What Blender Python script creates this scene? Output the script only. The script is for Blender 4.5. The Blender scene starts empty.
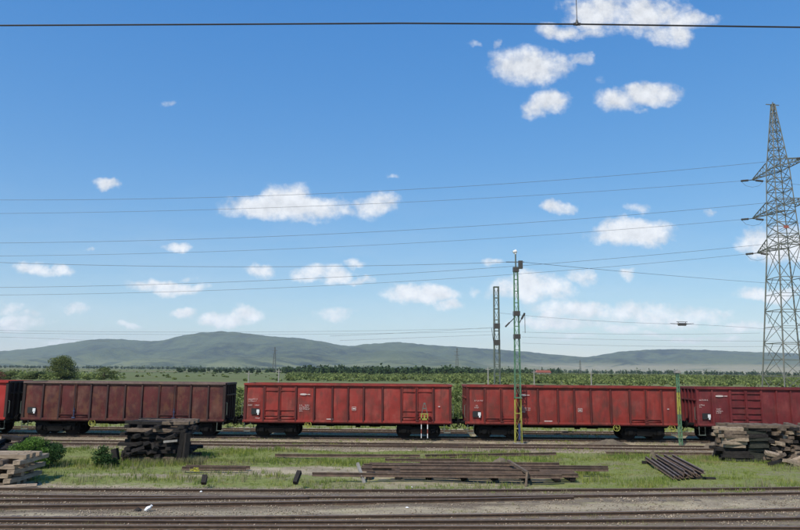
import bpy, math, random
import numpy as np
from mathutils import Matrix, Vector

R = math.radians
random.seed(7)
rng = np.random.default_rng(11)
scene = bpy.context.scene
COL = scene.collection

# ------------------------------------------------------------------ camera
RAILTOP = 0.17
CAMZ = RAILTOP + 4.20
F = 690.0                      # focal length in pixels of the 800 px wide photograph
PITCH = math.atan(105.0 / F)
ROLL = R(0.53)
cam_d = bpy.data.cameras.new('camera')
cam = bpy.data.objects.new('camera', cam_d)
COL.objects.link(cam)
cam_d.sensor_width = 36.0
cam_d.lens = 36.0 * F / 800.0
cam_d.clip_start = 0.1
cam_d.clip_end = 60000.0
CM = Matrix.Translation((0, 0, CAMZ)) @ Matrix.Rotation(math.pi / 2 + PITCH, 4, 'X') @ Matrix.Rotation(ROLL, 4, 'Z')
cam.matrix_world = CM
scene.camera = cam

def ray(px, py):
    v = Vector(((px - 400.0) / F, -(py - 265.0) / F, -1.0))
    return (CM.to_3x3() @ v)
def P(px, py, Y):
    d = ray(px, py)
    return Vector((0, 0, CAMZ)) + d * (Y / d.y)
def G(px, py, z=0.0):
    d = ray(px, py)
    return Vector((0, 0, CAMZ)) + d * ((z - CAMZ) / d.z)

# ------------------------------------------------------------------ light
SUN_EL, SUN_AZ = 50.0, 212.0          # azimuth clockwise from +Y: behind the camera, to the left
sx = math.sin(R(SUN_AZ)) * math.cos(R(SUN_EL))
sy = math.cos(R(SUN_AZ)) * math.cos(R(SUN_EL))
sz = math.sin(R(SUN_EL))
sun_d = bpy.data.lights.new('sun', 'SUN')
sun_d.energy = 4.5
sun_d.angle = R(0.55)
sun_d.color = (1.0, 0.94, 0.84)
sun = bpy.data.objects.new('sun', sun_d)
COL.objects.link(sun)
sun.rotation_euler = Vector((sx, sy, sz)).to_track_quat('Z', 'Y').to_euler()
sun.location = (-40, -60, 90)

world = bpy.data.worlds.new('World')
scene.world = world
world.use_nodes = True
wt = world.node_tree
wt.nodes.clear()
def WN(t, **kw):
    n = wt.nodes.new(t)
    for k, v in kw.items():
        setattr(n, k, v)
    return n
def wl(a, b):
    wt.links.new(a, b)
def wset(sock, v):
    if isinstance(v, bpy.types.NodeSocket):
        wl(v, sock)
    else:
        sock.default_value = v
def wm(op, a, b=None, c=None, clamp=False):
    n = WN('ShaderNodeMath', operation=op)
    n.use_clamp = clamp
    wset(n.inputs[0], a)
    if b is not None: wset(n.inputs[1], b)
    if c is not None: wset(n.inputs[2], c)
    return n.outputs[0]
def wv(op, a, b=None, c=None):
    n = WN('ShaderNodeVectorMath', operation=op)
    wset(n.inputs[0], a)
    if b is not None: wset(n.inputs[1], b)
    if c is not None: wset(n.inputs[2], c)
    return n.outputs['Value'] if op in ('DOT_PRODUCT', 'LENGTH') else n.outputs[0]

sky = WN('ShaderNodeTexSky', sky_type='NISHITA')
sky.sun_disc = False
sky.sun_elevation = R(SUN_EL)
sky.sun_rotation = R(SUN_AZ)
sky.altitude = 150
sky.air_density = 1.0
sky.dust_density = 0.1
sky.ozone_density = 2.2

# cumulus clouds of the far sky: directions (east/north, up/north), size, strength
clouds = [  # px, py, rx, ry, strength
    (600, 14, 34, 17, 1.0), (650, 16, 38, 20, 1.0), (690, 18, 25, 10, .7), (668, 36, 22, 12, .9), (558, 30, 24, 9, .75), (590, 33, 30, 8, .55),
    (530, 67, 36, 17, 1.05), (509, 68, 18, 11, .8), (548, 103, 17, 11, 1.0), (536, 110, 14, 9, .8), (620, 100, 24, 11, .95), (652, 95, 28, 10, .95), (640, 110, 10, 5, .3),
    (584, 60, 13, 9, .42), (470, 42, 13, 5, .35), (173, 104, 10, 5, .22), (499, 46, 5, 6, .3), (600, 80, 10, 8, .2),
    (285, 198, 24, 14, 1.0), (290, 207, 52, 12, 1.1), (250, 206, 27, 11, .8), (375, 206, 22, 11, .85), (350, 210, 14, 6, .5),
    (108, 184, 18, 6, .7), (559, 209, 14, 7, .85), (634, 209, 18, 7, .5), (711, 213, 8, 5, .35),
    (633, 233, 34, 11, 1.15), (620, 238, 28, 8, 1.0), (662, 239, 18, 6, .6), (395, 178, 8, 3, .2),
    (176, 245, 16, 5, .6), (44, 270, 26, 6, .7), (60, 267, 10, 5, .6), (170, 287, 36, 6, .9), (187, 276, 8, 4, .35),
    (259, 269, 15, 7, .8), (312, 272, 16, 8, .8), (335, 274, 16, 9, .95), (358, 262, 10, 5, .5), (360, 280, 14, 5, .4),
    (184, 312, 15, 5, .7), (225, 319, 26, 7, .75), (248, 311, 16, 8, .9), (22, 324, 36, 7, .55), (78, 311, 17, 7, .45), (8, 309, 20, 8, .4), (30, 316, 30, 6, .3),
    (420, 293, 34, 8, .95), (449, 305, 15, 6, .75), (535, 288, 34, 12, 1.0), (520, 292, 34, 9, .6), (578, 275, 16, 8, .75), (628, 271, 10, 6, .55),
    (580, 310, 55, 11, .62), (640, 313, 55, 12, .65), (690, 313, 40, 9, .6), (560, 325, 50, 7, .7), (745, 326, 36, 7, .5), (475, 290, 10, 7, .3),
    (335, 315, 26, 7, .35), (770, 246, 30, 14, .95), (800, 240, 30, 14, .95), (770, 294, 32, 7, .75), (655, 333, 18, 4, .3), (60, 340, 60, 5, .2),
    (490, 262, 12, 4, .3), (550, 318, 14, 6, .6), (598, 306, 16, 7, .6), (655, 306, 18, 7, .6), (680, 320, 22, 6, .6), (715, 311, 16, 6, .55), (615, 329, 26, 5, .5), (575, 338, 40, 4, .35), (700, 338, 40, 5, .35), (10, 330, 30, 5, .4), (130, 328, 18, 4, .3), (90, 250, 8, 3, .2),
    (870, 120, 50, 16, .9), (-80, 210, 50, 14, .9), (-60, 300, 50, 9, .8), (900, 290, 50, 12, .8), (420, -60, 60, 20, .9), (880, 20, 50, 18, .8),
]
tc = WN('ShaderNodeTexCoord')
dirv = wv('NORMALIZE', tc.outputs['Generated'])
sep = WN('ShaderNodeSeparateXYZ'); wl(dirv, sep.inputs[0])
ysafe = wm('MAXIMUM', sep.outputs[1], 0.05)
u = wm('DIVIDE', sep.outputs[0], ysafe)
v = wm('DIVIDE', sep.outputs[2], ysafe)
comb = WN('ShaderNodeCombineXYZ'); wset(comb.inputs[0], u); wset(comb.inputs[1], v); comb.inputs[2].default_value = 0.0
uv = comb.outputs[0]
def wnoise(vec, scale, detail, rough, out='Fac'):
    n = WN('ShaderNodeTexNoise')
    n.noise_dimensions = '3D'
    wset(n.inputs['Vector'], vec)
    n.inputs['Scale'].default_value = scale
    n.inputs['Detail'].default_value = detail
    n.inputs['Roughness'].default_value = rough
    return n.outputs[out]
wa = wnoise(uv, 16.0, 4.0, 0.6, 'Color')
wa = wv('SUBTRACT', wa, (0.5, 0.5, 0.5))
wa = wv('MULTIPLY', wa, (0.055, 0.04, 0.0))
uvw = wv('ADD', uv, wa)
acc = None
for (px, py, rx, ry, s) in clouds:
    d = ray(px, py)
    cu, cv = d.x / d.y, d.z / d.y
    if py > 255: s += .07
    inv = (F / rx * .82, F / ry * .80, 0.0)
    q = wv('MULTIPLY_ADD', uvw, inv, (-cu * inv[0], -cv * inv[1], 0.0))
    r2 = wv('DOT_PRODUCT', q, q)
    e = wm('MULTIPLY_ADD', r2, -0.9, s)
    acc = e if acc is None else wm('MAXIMUM', acc, e)
acc = wm('MAXIMUM', acc, -1.0)
n1 = wnoise(uv, 26.0, 8.0, 0.62)
n2 = wnoise(uv, 90.0, 5.0, 0.6)
edge = wm('ADD', wm('MULTIPLY', wm('SUBTRACT', n1, 0.5), 2.1), wm('MULTIPLY', wm('SUBTRACT', n2, 0.5), 0.5))
dens = wm('ADD', acc, edge)
mr = WN('ShaderNodeMapRange'); mr.interpolation_type = 'SMOOTHSTEP'
wset(mr.inputs['Value'], dens)
mr.inputs['From Min'].default_value = -0.22; mr.inputs['From Max'].default_value = 0.98
mr.inputs['To Min'].default_value = 0.0; mr.inputs['To Max'].default_value = 0.93
front = wm('GREATER_THAN', sep.outputs[1], 0.08)
cmask = wm('MULTIPLY', mr.outputs[0], front)
# thin cirrus veil low over the horizon
n3 = wnoise(wv('MULTIPLY', uv, (2.0, 9.0, 1.0)), 2.2, 6.0, 0.6)
veil = WN('ShaderNodeMapRange'); wset(veil.inputs['Value'], n3)
veil.inputs['From Min'].default_value = 0.42; veil.inputs['From Max'].default_value = 0.8
veil.inputs['To Max'].default_value = 0.22
low = WN('ShaderNodeMapRange'); wset(low.inputs['Value'], v)
low.inputs['From Min'].default_value = 0.30; low.inputs['From Max'].default_value = 0.02
veilm = wm('MULTIPLY', wm('MULTIPLY', veil.outputs[0], low.outputs[0]), front)
cm2 = wm('MAXIMUM', cmask, veilm)
# cloud brightness: sunlit tops, a little greyer where the cloud is thin or low
n1u = wnoise(wv('ADD', uv, (-0.004, 0.012, 0.0)), 26.0, 4.0, 0.6)      # relief: tops face the sun, undersides are greyer
relief = wm('MULTIPLY', wm('SUBTRACT', n1, n1u), 1.6)
lowf = WN('ShaderNodeMapRange'); wset(lowf.inputs['Value'], v)
lowf.inputs['From Min'].default_value = 0.32; lowf.inputs['From Max'].default_value = 0.02
lowf.inputs['To Min'].default_value = 0.0; lowf.inputs['To Max'].default_value = 0.5
bri = WN('ShaderNodeMapRange'); wset(bri.inputs['Value'], wm('ADD', wm('ADD', relief, 0.55), wm('ADD', wm('MULTIPLY', dens, 0.12), lowf.outputs[0])))
bri.clamp = False
bri.inputs['From Min'].default_value = 0.35; bri.inputs['From Max'].default_value = 0.95
bri.inputs['To Min'].default_value = 5.7; bri.inputs['To Max'].default_value = 7.6
ccol = wv('SCALE', (0.985, 0.985, 1.0)); ccol_n = wt.nodes[-1]
ccol_n.inputs[0].default_value = (0.96, 0.985, 1.02)
wl(bri.outputs[0], ccol_n.inputs['Scale'])
hs = WN('ShaderNodeHueSaturation'); wl(sky.outputs[0], hs.inputs['Color'])
hs.inputs['Saturation'].default_value = 1.38; hs.inputs['Value'].default_value = 1.17; hs.inputs['Hue'].default_value = 0.507
sc3 = WN('ShaderNodeSeparateColor'); wl(hs.outputs[0], sc3.inputs[0])
cc3 = WN('ShaderNodeCombineColor')
for i_, (k_, p_) in enumerate(((.745, .73), (.785, .645), (.845, .42))):
    wl(wm('MULTIPLY', wm('POWER', wm('MULTIPLY', sc3.outputs[i_], .13), p_), k_ / .13), cc3.inputs[i_])
mx = WN('ShaderNodeMix'); mx.data_type = 'RGBA'
wl(cm2, mx.inputs['Factor']); wl(cc3.outputs[0], mx.inputs['A']); wl(ccol_n.outputs[0], mx.inputs['B'])
bg = WN('ShaderNodeBackground'); bg.inputs['Strength'].default_value = 0.13
wl(mx.outputs['Result'], bg.inputs['Color'])
wo = WN('ShaderNodeOutputWorld'); wl(bg.outputs[0], wo.inputs['Surface'])

scene.view_settings.view_transform = 'Standard'
scene.view_settings.look = 'None'
scene.view_settings.gamma = 1.0
scene.view_settings.use_curve_mapping = False
scene.view_settings.exposure = 0.0
scene.render.engine = 'CYCLES'
scene.cycles.volume_bounces = 1
scene.cycles.max_bounces = 6

# ------------------------------------------------------------------ materials
def mat(name, c1, c2=None, scale=3.0, rough=0.8, c3=None, bump=0.0, bscale=None, stretch=(1, 1, 1), metal=0.0,
        island=0.0, spec=0.3, f=(0.35, 0.65), f3=(0.55, 0.7), scale3=None, coord='Object', seed=0.0, translucent=0.0):
    m = bpy.data.materials.new(name)
    m.use_nodes = True
    nt = m.node_tree
    b = nt.nodes['Principled BSDF']
    b.inputs['Roughness'].default_value = rough
    b.inputs['Metallic'].default_value = metal
    b.inputs['Specular IOR Level'].default_value = spec
    L = nt.links.new
    if c2 is None:
        c2 = tuple(x * 0.75 for x in c1)
    tc = nt.nodes.new('ShaderNodeTexCoord')
    mp = nt.nodes.new('ShaderNodeMapping')
    mp.inputs['Scale'].default_value = stretch
    mp.inputs['Location'].default_value = (seed * 3.1, seed * 1.7, seed * 2.3)
    if coord == 'World':
        g = nt.nodes.new('ShaderNodeNewGeometry'); L(g.outputs['Position'], mp.inputs['Vector'])
    else:
        L(tc.outputs[coord], mp.inputs['Vector'])
    n = nt.nodes.new('ShaderNodeTexNoise'); n.inputs['Scale'].default_value = scale; n.inputs['Detail'].default_value = 7; n.inputs['Roughness'].default_value = 0.6
    L(mp.outputs[0], n.inputs['Vector'])
    r = nt.nodes.new('ShaderNodeMapRange'); L(n.outputs['Fac'], r.inputs['Value'])
    r.inputs['From Min'].default_value = f[0]; r.inputs['From Max'].default_value = f[1]
    mi = nt.nodes.new('ShaderNodeMix'); mi.data_type = 'RGBA'
    L(r.outputs[0], mi.inputs['Factor'])
    mi.inputs['A'].default_value = (*c1, 1); mi.inputs['B'].default_value = (*c2, 1)
    out = mi.outputs['Result']
    if c3 is not None:
        n3 = nt.nodes.new('ShaderNodeTexNoise'); n3.inputs['Scale'].default_value = scale3 or scale * 2.7; n3.inputs['Detail'].default_value = 8; n3.inputs['Roughness'].default_value = 0.7
        m3 = nt.nodes.new('ShaderNodeMapping'); m3.inputs['Location'].default_value = (5.3 + seed, 2.2, 9.1); L(mp.outputs[0], m3.inputs['Vector']); L(m3.outputs[0], n3.inputs['Vector'])
        r3 = nt.nodes.new('ShaderNodeMapRange'); L(n3.outputs['Fac'], r3.inputs['Value'])
        r3.inputs['From Min'].default_value = f3[0]; r3.inputs['From Max'].default_value = f3[1]
        mj = nt.nodes.new('ShaderNodeMix'); mj.data_type = 'RGBA'
        L(r3.outputs[0], mj.inputs['Factor']); L(out, mj.inputs['A']); mj.inputs['B'].default_value = (*c3, 1)
        out = mj.outputs['Result']
    if island > 0:
        g = nt.nodes.new('ShaderNodeNewGeometry')
        h = nt.nodes.new('ShaderNodeHueSaturation')
        ra = nt.nodes.new('ShaderNodeMapRange'); L(g.outputs['Random Per Island'], ra.inputs['Value'])
        ra.inputs['To Min'].default_value = 1 - island; ra.inputs['To Max'].default_value = 1 + island
        rb = nt.nodes.new('ShaderNodeMapRange'); L(g.outputs['Random Per Island'], rb.inputs['Value'])
        rb.inputs['To Min'].default_value = 0.515; rb.inputs['To Max'].default_value = 0.485
        L(ra.outputs[0], h.inputs['Value']); L(rb.outputs[0], h.inputs['Hue']); L(out, h.inputs['Color'])
        out = h.outputs[0]
    if coord == 'Object' :
        oi = nt.nodes.new('ShaderNodeObjectInfo')
        h2 = nt.nodes.new('ShaderNodeHueSaturation')
        rc = nt.nodes.new('ShaderNodeMapRange'); L(oi.outputs['Random'], rc.inputs['Value'])
        rc.inputs['To Min'].default_value = 0.9; rc.inputs['To Max'].default_value = 1.1
        L(rc.outputs[0], h2.inputs['Value']); L(out, h2.inputs['Color'])
        out = h2.outputs[0]
    L(out, b.inputs['Base Color'])
    if bump > 0:
        nb = nt.nodes.new('ShaderNodeTexNoise'); nb.inputs['Scale'].default_value = bscale or scale * 3; nb.inputs['Detail'].default_value = 6
        L(mp.outputs[0], nb.inputs['Vector'])
        bp = nt.nodes.new('ShaderNodeBump'); bp.inputs['Strength'].default_value = 1.0; bp.inputs['Distance'].default_value = bump
        L(nb.outputs['Fac'], bp.inputs['Height']); L(bp.outputs[0], b.inputs['Normal'])
    if translucent > 0:
        t = nt.nodes.new('ShaderNodeBsdfTranslucent'); L(out, t.inputs['Color'])
        ms = nt.nodes.new('ShaderNodeMixShader'); ms.inputs['Fac'].default_value = translucent
        L(b.outputs[0], ms.inputs[1]); L(t.outputs[0], ms.inputs[2])
        L(ms.outputs[0], nt.nodes['Material Output'].inputs['Surface'])
    return m

M = {}
M['rail'] = mat('rail_steel', (.115, .072, .047), (.07, .046, .032), 6, .75, c3=(.12, .085, .06), metal=.0, bump=.003)
M['railtop'] = mat('rail_head_steel', (.21, .165, .14), (.12, .085, .07), 4, .55, stretch=(.3, 1, 1))
M['sleeper_track'] = mat('track_sleeper', (.19, .155, .12), (.10, .08, .062), 3, .9, c3=(.26, .22, .17), bump=.006, bscale=14)
M['sleeper_dark'] = mat('creosoted_timber', (.028, .024, .021), (.012, .010, .010), 3, .9, c3=(.06, .046, .035), stretch=(1, 4, 4), bump=.01, bscale=9)
M['sleeper_light'] = mat('bleached_timber', (.37, .285, .20), (.22, .165, .115), 3, .9, c3=(.10, .075, .055), stretch=(1, 4, 4), bump=.01, bscale=9)
M['sleeper_brown'] = mat('weathered_timber', (.17, .125, .088), (.085, .062, .046), 3, .9, c3=(.25, .195, .14), stretch=(1, 4, 4), bump=.01, bscale=9)
M['sleeper_green'] = mat('mossy_timber', (.040, .042, .030), (.022, .022, .018), 3, .9, c3=(.07, .07, .05), stretch=(1, 4, 4), bump=.01, bscale=9)
M['rust'] = mat('old_rail_rust', (.14, .092, .064), (.08, .055, .043), 3, .85, c3=(.20, .15, .11), bump=.004)
M['under'] = mat('shaded_underframe_grime', (.010, .010, .010), (.006, .006, .006), 5, .85, c3=(.022, .018, .015), spec=.1)  # grimy metal, near black because shade under the wagon is in the colour
M['wheel'] = mat('shaded_wheel_steel', (.009, .009, .010), (.014, .012, .012), 6, .7, spec=.15)  # wheels stand in shadow; that shade is painted into the steel
M['bright'] = mat('worn_steel', (.16, .14, .13), (.09, .075, .065), 6, .4, metal=.5)
M['white'] = mat('white_paint', (.78, .78, .76), (.6, .6, .58), 8, .6)
M['mark'] = mat('stencil_paint', (.66, .60, .56), (.5, .38, .34), 20, .7)
M['yellow'] = mat('yellow_paint', (.36, .34, .06), (.26, .25, .06), 8, .6)
M['red'] = mat('red_marker_paint', (.28, .06, .04), (.22, .06, .04), 8, .6)
M['blackpaint'] = mat('black_paint', (.02, .02, .02), (.03, .03, .03), 8, .6)
M['mastgreen'] = mat('green_mast_paint', (.12, .24, .13), (.08, .17, .10), 2, .6, c3=(.20, .25, .19))
M['mastgrey'] = mat('dull_mast_paint', (.13, .16, .13), (.10, .12, .10), 2, .7, c3=(.16, .12, .09))
M['galv'] = mat('galvanised_lattice', (.12, .13, .11), (.17, .165, .14), 1.2, .6, c3=(.09, .12, .09), metal=.1)
M['galvred'] = mat('red_plate_paint', (.35, .10, .07), (.25, .09, .07), 3, .6)
M['insul'] = mat('brown_porcelain', (.05, .05, .05), (.07, .06, .05), 8, .3)
M['wire'] = mat('conductor', (.10, .105, .115), (.13, .13, .14), 3, .6)
M['wirenear'] = mat('copper_contact_wire', (.03, .03, .03), (.045, .04, .035), 3, .5)
M['concrete'] = mat('concrete', (.34, .32, .29), (.24, .22, .20), 6, .9, c3=(.15, .13, .11), bump=.005)
M['bluepaint'] = mat('blue_box_paint', (.05, .07, .16), (.04, .05, .1), 6, .6)
M['plastic'] = mat('white_plastic', (.8, .8, .8), (.65, .66, .68), 6, .5)
M['grass'] = mat('grass_blades', (.27, .30, .065), (.165, .23, .05), .5, .85, c3=(.38, .32, .14), scale3=.9, f3=(.52, .66), coord='World', island=.35, translucent=.3, spec=.15)
M['drygrass'] = mat('dry_grass_blades', (.30, .265, .155), (.22, .22, .09), .6, .9, coord='World', island=.3, translucent=.25, spec=.1)
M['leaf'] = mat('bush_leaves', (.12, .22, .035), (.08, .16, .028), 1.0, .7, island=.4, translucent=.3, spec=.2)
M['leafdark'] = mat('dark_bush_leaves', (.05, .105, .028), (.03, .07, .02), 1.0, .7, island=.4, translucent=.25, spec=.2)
M['treeleaf'] = mat('tree_leaves', (.135, .16, .05), (.10, .125, .038), .6, .8, island=.4, translucent=.25, spec=.15)
M['treeleaf2'] = mat('spring_tree_leaves', (.20, .24, .075), (.155, .195, .062), .6, .8, island=.4, translucent=.25, spec=.15)
M['treeleaf3'] = mat('dark_tree_leaves', (.05, .08, .03), (.035, .062, .025), .6, .8, island=.35, translucent=.2, spec=.15)
M['flower'] = mat('yellow_flowers', (.55, .5, .05), (.4, .4, .05), 3, .8, island=.2)
M['blossom'] = mat('reddish_leaves', (.20, .07, .04), (.12, .07, .04), 3, .8, island=.3)
M['bark'] = mat('bark', (.10, .08, .06), (.06, .05, .04), 6, .9)
M['stone'] = mat('ballast_stone', (.38, .31, .22), (.20, .155, .11), .8, .9, coord='World', island=.45)
M['soil'] = mat('soil_heap', (.16, .125, .09), (.10, .078, .055), 3, .95, c3=(.20, .20, .09), bump=.03, bscale=10)

def paint(name, c1, c2, rust, grime, seed, rf=(.52, .72), pale=None):
    """weathered wagon paint: sun-bleached base, rust blotches, run-down streaks"""
    m = bpy.data.materials.new(name); m.use_nodes = True
    nt = m.node_tree; L = nt.links.new; b = nt.nodes['Principled BSDF']
    b.inputs['Roughness'].default_value = .62; b.inputs['Specular IOR Level'].default_value = .3
    tc = nt.nodes.new('ShaderNodeTexCoord')
    def nz(sc, st, det=7, loc=0, ro=.62):
        mp = nt.nodes.new('ShaderNodeMapping'); mp.inputs['Scale'].default_value = st; mp.inputs['Location'].default_value = (seed * 7.7 + loc, seed * 3.3, seed * 5.1 + loc)
        L(tc.outputs['Object'], mp.inputs['Vector'])
        n = nt.nodes.new('ShaderNodeTexNoise'); n.inputs['Scale'].default_value = sc; n.inputs['Detail'].default_value = det; n.inputs['Roughness'].default_value = ro
        L(mp.outputs[0], n.inputs['Vector']); return n.outputs['Fac']
    def mr(val, a, c, hi=1.0):
        r = nt.nodes.new('ShaderNodeMapRange'); L(val, r.inputs['Value']); r.inputs['From Min'].default_value = a; r.inputs['From Max'].default_value = c; r.inputs['To Max'].default_value = hi
        return r.outputs[0]
    def mix(fac, a, c):
        x = nt.nodes.new('ShaderNodeMix'); x.data_type = 'RGBA'; L(fac, x.inputs['Factor'])
        if isinstance(a, tuple): x.inputs['A'].default_value = (*a, 1)
        else: L(a, x.inputs['A'])
        x.inputs['B'].default_value = (*c, 1); return x.outputs['Result']
    o = mix(mr(nz(.9, (1, 1, 1)), .35, .65), c1, c2)
    if pale: o = mix(mr(nz(1.4, (1, 1, .8), loc=31), .5, .72, .8), o, pale)
    o = mix(mr(nz(1.6, (1, 1, .7), loc=13), rf[0], rf[1], .8), o, rust)
    o = mix(mr(nz(3.0, (2.2, 2.2, .25), loc=4), .5, .75, .6), o, grime)
    o = mix(mr(nz(14, (1, 1, .6), loc=8), .6, .75, .55), o, rust)
    L(o, b.inputs['Base Color'])
    bp = nt.nodes.new('ShaderNodeBump'); bp.inputs['Distance'].default_value = .03; bp.inputs['Strength'].default_value = .8
    L(nz(1.7, (1, 1, 1), 3, 17), bp.inputs['Height']); L(bp.outputs[0], b.inputs['Normal'])
    return m

# ------------------------------------------------------------------ object helpers
def tag(o, label=None, cat=None, group=None, kind=None):
    if label: o['label'] = label
    if cat: o['category'] = cat
    if group: o['group'] = group
    if kind: o['kind'] = kind
    return o
def empty(name, loc, label, cat, group=None, rz=0):
    o = bpy.data.objects.new(name, None); COL.objects.link(o)
    o.location = loc; o.rotation_euler = (0, 0, rz); o.empty_display_size = .3
    return tag(o, label, cat, group)

class MB:
    def __init__(s): s.v = []; s.f = []; s.m = []
    def add(s, vs, fs, mi=0):
        b = len(s.v); s.v += [tuple(x) for x in vs]; s.f += [tuple(i + b for i in f) for f in fs]; s.m += [mi] * len(fs)
    def box(s, c, d, rot=None, mi=0):
        hx, hy, hz = d[0] / 2, d[1] / 2, d[2] / 2
        vs = [Vector((x, y, z)) for z in (-hz, hz) for y in (-hy, hy) for x in (-hx, hx)]
        if rot is not None: vs = [rot @ w for w in vs]
        c = Vector(c); vs = [w + c for w in vs]
        s.add(vs, [(0, 2, 3, 1), (4, 5, 7, 6), (0, 1, 5, 4), (2, 6, 7, 3), (0, 4, 6, 2), (1, 3, 7, 5)], mi)
    def beam(s, a, b, w, h=None, mi=0, ext=0):
        a, b = Vector(a), Vector(b); d = b - a; L_ = d.length
        if L_ < 1e-6: return
        q = d.to_track_quat('X', 'Z').to_matrix()
        s.box((a + b) / 2, (L_ + ext, w, h or w), q, mi)
    def tube(s, pts, r, n=6, mi=0, cap=True):
        pts = [Vector(p) for p in pts]; rs = r if isinstance(r, (list, tuple)) else [r] * len(pts)
        b = len(s.v); k = len(pts)
        for i, p in enumerate(pts):
            t = (pts[min(i + 1, k - 1)] - pts[max(i - 1, 0)]).normalized()
            up = Vector((0, 0, 1)) if abs(t.z) < .9 else Vector((1, 0, 0))
            x = t.cross(up).normalized(); y = x.cross(t)
            for j in range(n):
                a = 2 * math.pi * j / n
                s.v.append(tuple(p + (x * math.cos(a) + y * math.sin(a)) * rs[i]))
        for i in range(k - 1):
            for j in range(n):
                s.f.append((b + i * n + j, b + i * n + (j + 1) % n, b + (i + 1) * n + (j + 1) % n, b + (i + 1) * n + j)); s.m.append(mi)
        if cap:
            s.f.append(tuple(b + j for j in range(n))[::-1]); s.m.append(mi)
            s.f.append(tuple(b + (k - 1) * n + j for j in range(n))); s.m.append(mi)
    def lathe_y(s, prof, n=20, c=(0, 0, 0), mi=0):
        """profile (y, r) turned about the Y axis"""
        b = len(s.v); k = len(prof)
        for (y, r) in prof:
            for j in range(n):
                a = 2 * math.pi * j / n
                s.v.append((c[0] + r * math.cos(a), c[1] + y, c[2] + r * math.sin(a)))
        for i in range(k - 1):
            for j in range(n):
                s.f.append((b + i * n + j, b + i * n + (j + 1) % n, b + (i + 1) * n + (j + 1) % n, b + (i + 1) * n + j)); s.m.append(mi)
        s.f.append(tuple(b + j for j in range(n))); s.m.append(mi)
        s.f.append(tuple(b + (k - 1) * n + j for j in range(n))[::-1]); s.m.append(mi)
    def prism_y(s, poly, y0, y1, mi=0):
        """polygon in x,z extruded in y"""
        k = len(poly)
        vs = [(x, y0, z) for x, z in poly] + [(x, y1, z) for x, z in poly]
        fs = [tuple(range(k))[::-1], tuple(range(k, 2 * k))] + [(i, (i + 1) % k, (i + 1) % k + k, i + k) for i in range(k)]
        s.add(vs, fs, mi)
    def mesh(s, name, mats, smooth=False):
        me = bpy.data.meshes.new(name); me.from_pydata(s.v, [], s.f)
        for m in (mats if isinstance(mats, (list, tuple)) else [mats]): me.materials.append(m)
        me.polygons.foreach_set('material_index', s.m)
        if smooth: me.polygons.foreach_set('use_smooth', [True] * len(s.f))
        import bmesh
        bm = bmesh.new(); bm.from_mesh(me); bmesh.ops.recalc_face_normals(bm, faces=bm.faces); bm.to_mesh(me); bm.free()
        me.update(); return me
    def build(s, name, mats, parent=None, smooth=False, loc=None):
        o = bpy.data.objects.new(name, s.mesh(name, mats, smooth)); COL.objects.link(o)
        if parent: o.parent = parent
        if loc is not None: o.location = loc
        return o
def inst(name, me, parent=None, loc=(0, 0, 0), rot=(0, 0, 0), scale=None):
    o = bpy.data.objects.new(name, me); COL.objects.link(o); o.location = loc; o.rotation_euler = rot
    if scale is not None: o.scale = scale
    if parent: o.parent = parent
    return o
def copy_tree(o, parent=None):
    c = o.copy(); COL.objects.link(c); c.parent = parent
    for ch in list(o.children): copy_tree(ch, c)
    return c
def npmesh(name, verts, k, mat_, mi=None):
    """verts: (N,k,3) separate k-gons"""
    n = len(verts); me = bpy.data.meshes.new(name)
    me.vertices.add(n * k); me.vertices.foreach_set('co', verts.reshape(-1).astype(np.float32))
    me.loops.add(n * k); me.loops.foreach_set('vertex_index', np.arange(n * k, dtype=np.int32))
    me.polygons.add(n); me.polygons.foreach_set('loop_start', np.arange(0, n * k, k, dtype=np.int32))
    for m in (mat_ if isinstance(mat_, (list, tuple)) else [mat_]): me.materials.append(m)
    if mi is not None: me.polygons.foreach_set('material_index', mi.astype(np.int32))
    me.update(calc_edges=True); me.validate(); return me

# smooth value noise for python-side terrain and densities
def vnoise(x, y, seed=0):
    x = np.asarray(x, float); y = np.asarray(y, float)
    xi = np.floor(x).astype(np.int64); yi = np.floor(y).astype(np.int64); xf = x - xi; yf = y - yi
    def h(a, b):
        n = (a * 374761393 + b * 668265263 + seed * 1442695041) & 0x7fffffff
        n = ((n ^ (n >> 13)) * 1274126177) & 0x7fffffff
        return ((n ^ (n >> 16)) & 0xffff) / 65535.0
    ux = xf * xf * (3 - 2 * xf); uy = yf * yf * (3 - 2 * yf)
    return (h(xi, yi) * (1 - ux) + h(xi + 1, yi) * ux) * (1 - uy) + (h(xi, yi + 1) * (1 - ux) + h(xi + 1, yi + 1) * ux) * uy
def fbm(x, y, o=4, seed=0):
    t = 0; a = 1; s = 0
    for i in range(o):
        t = t + a * vnoise(np.asarray(x) * 2 ** i, np.asarray(y) * 2 ** i, seed + i * 17); s += a; a *= .5
    return t / s
def sstep(a, b, x):
    t = np.clip((x - a) / (b - a), 0, 1); return t * t * (3 - 2 * t)

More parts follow.
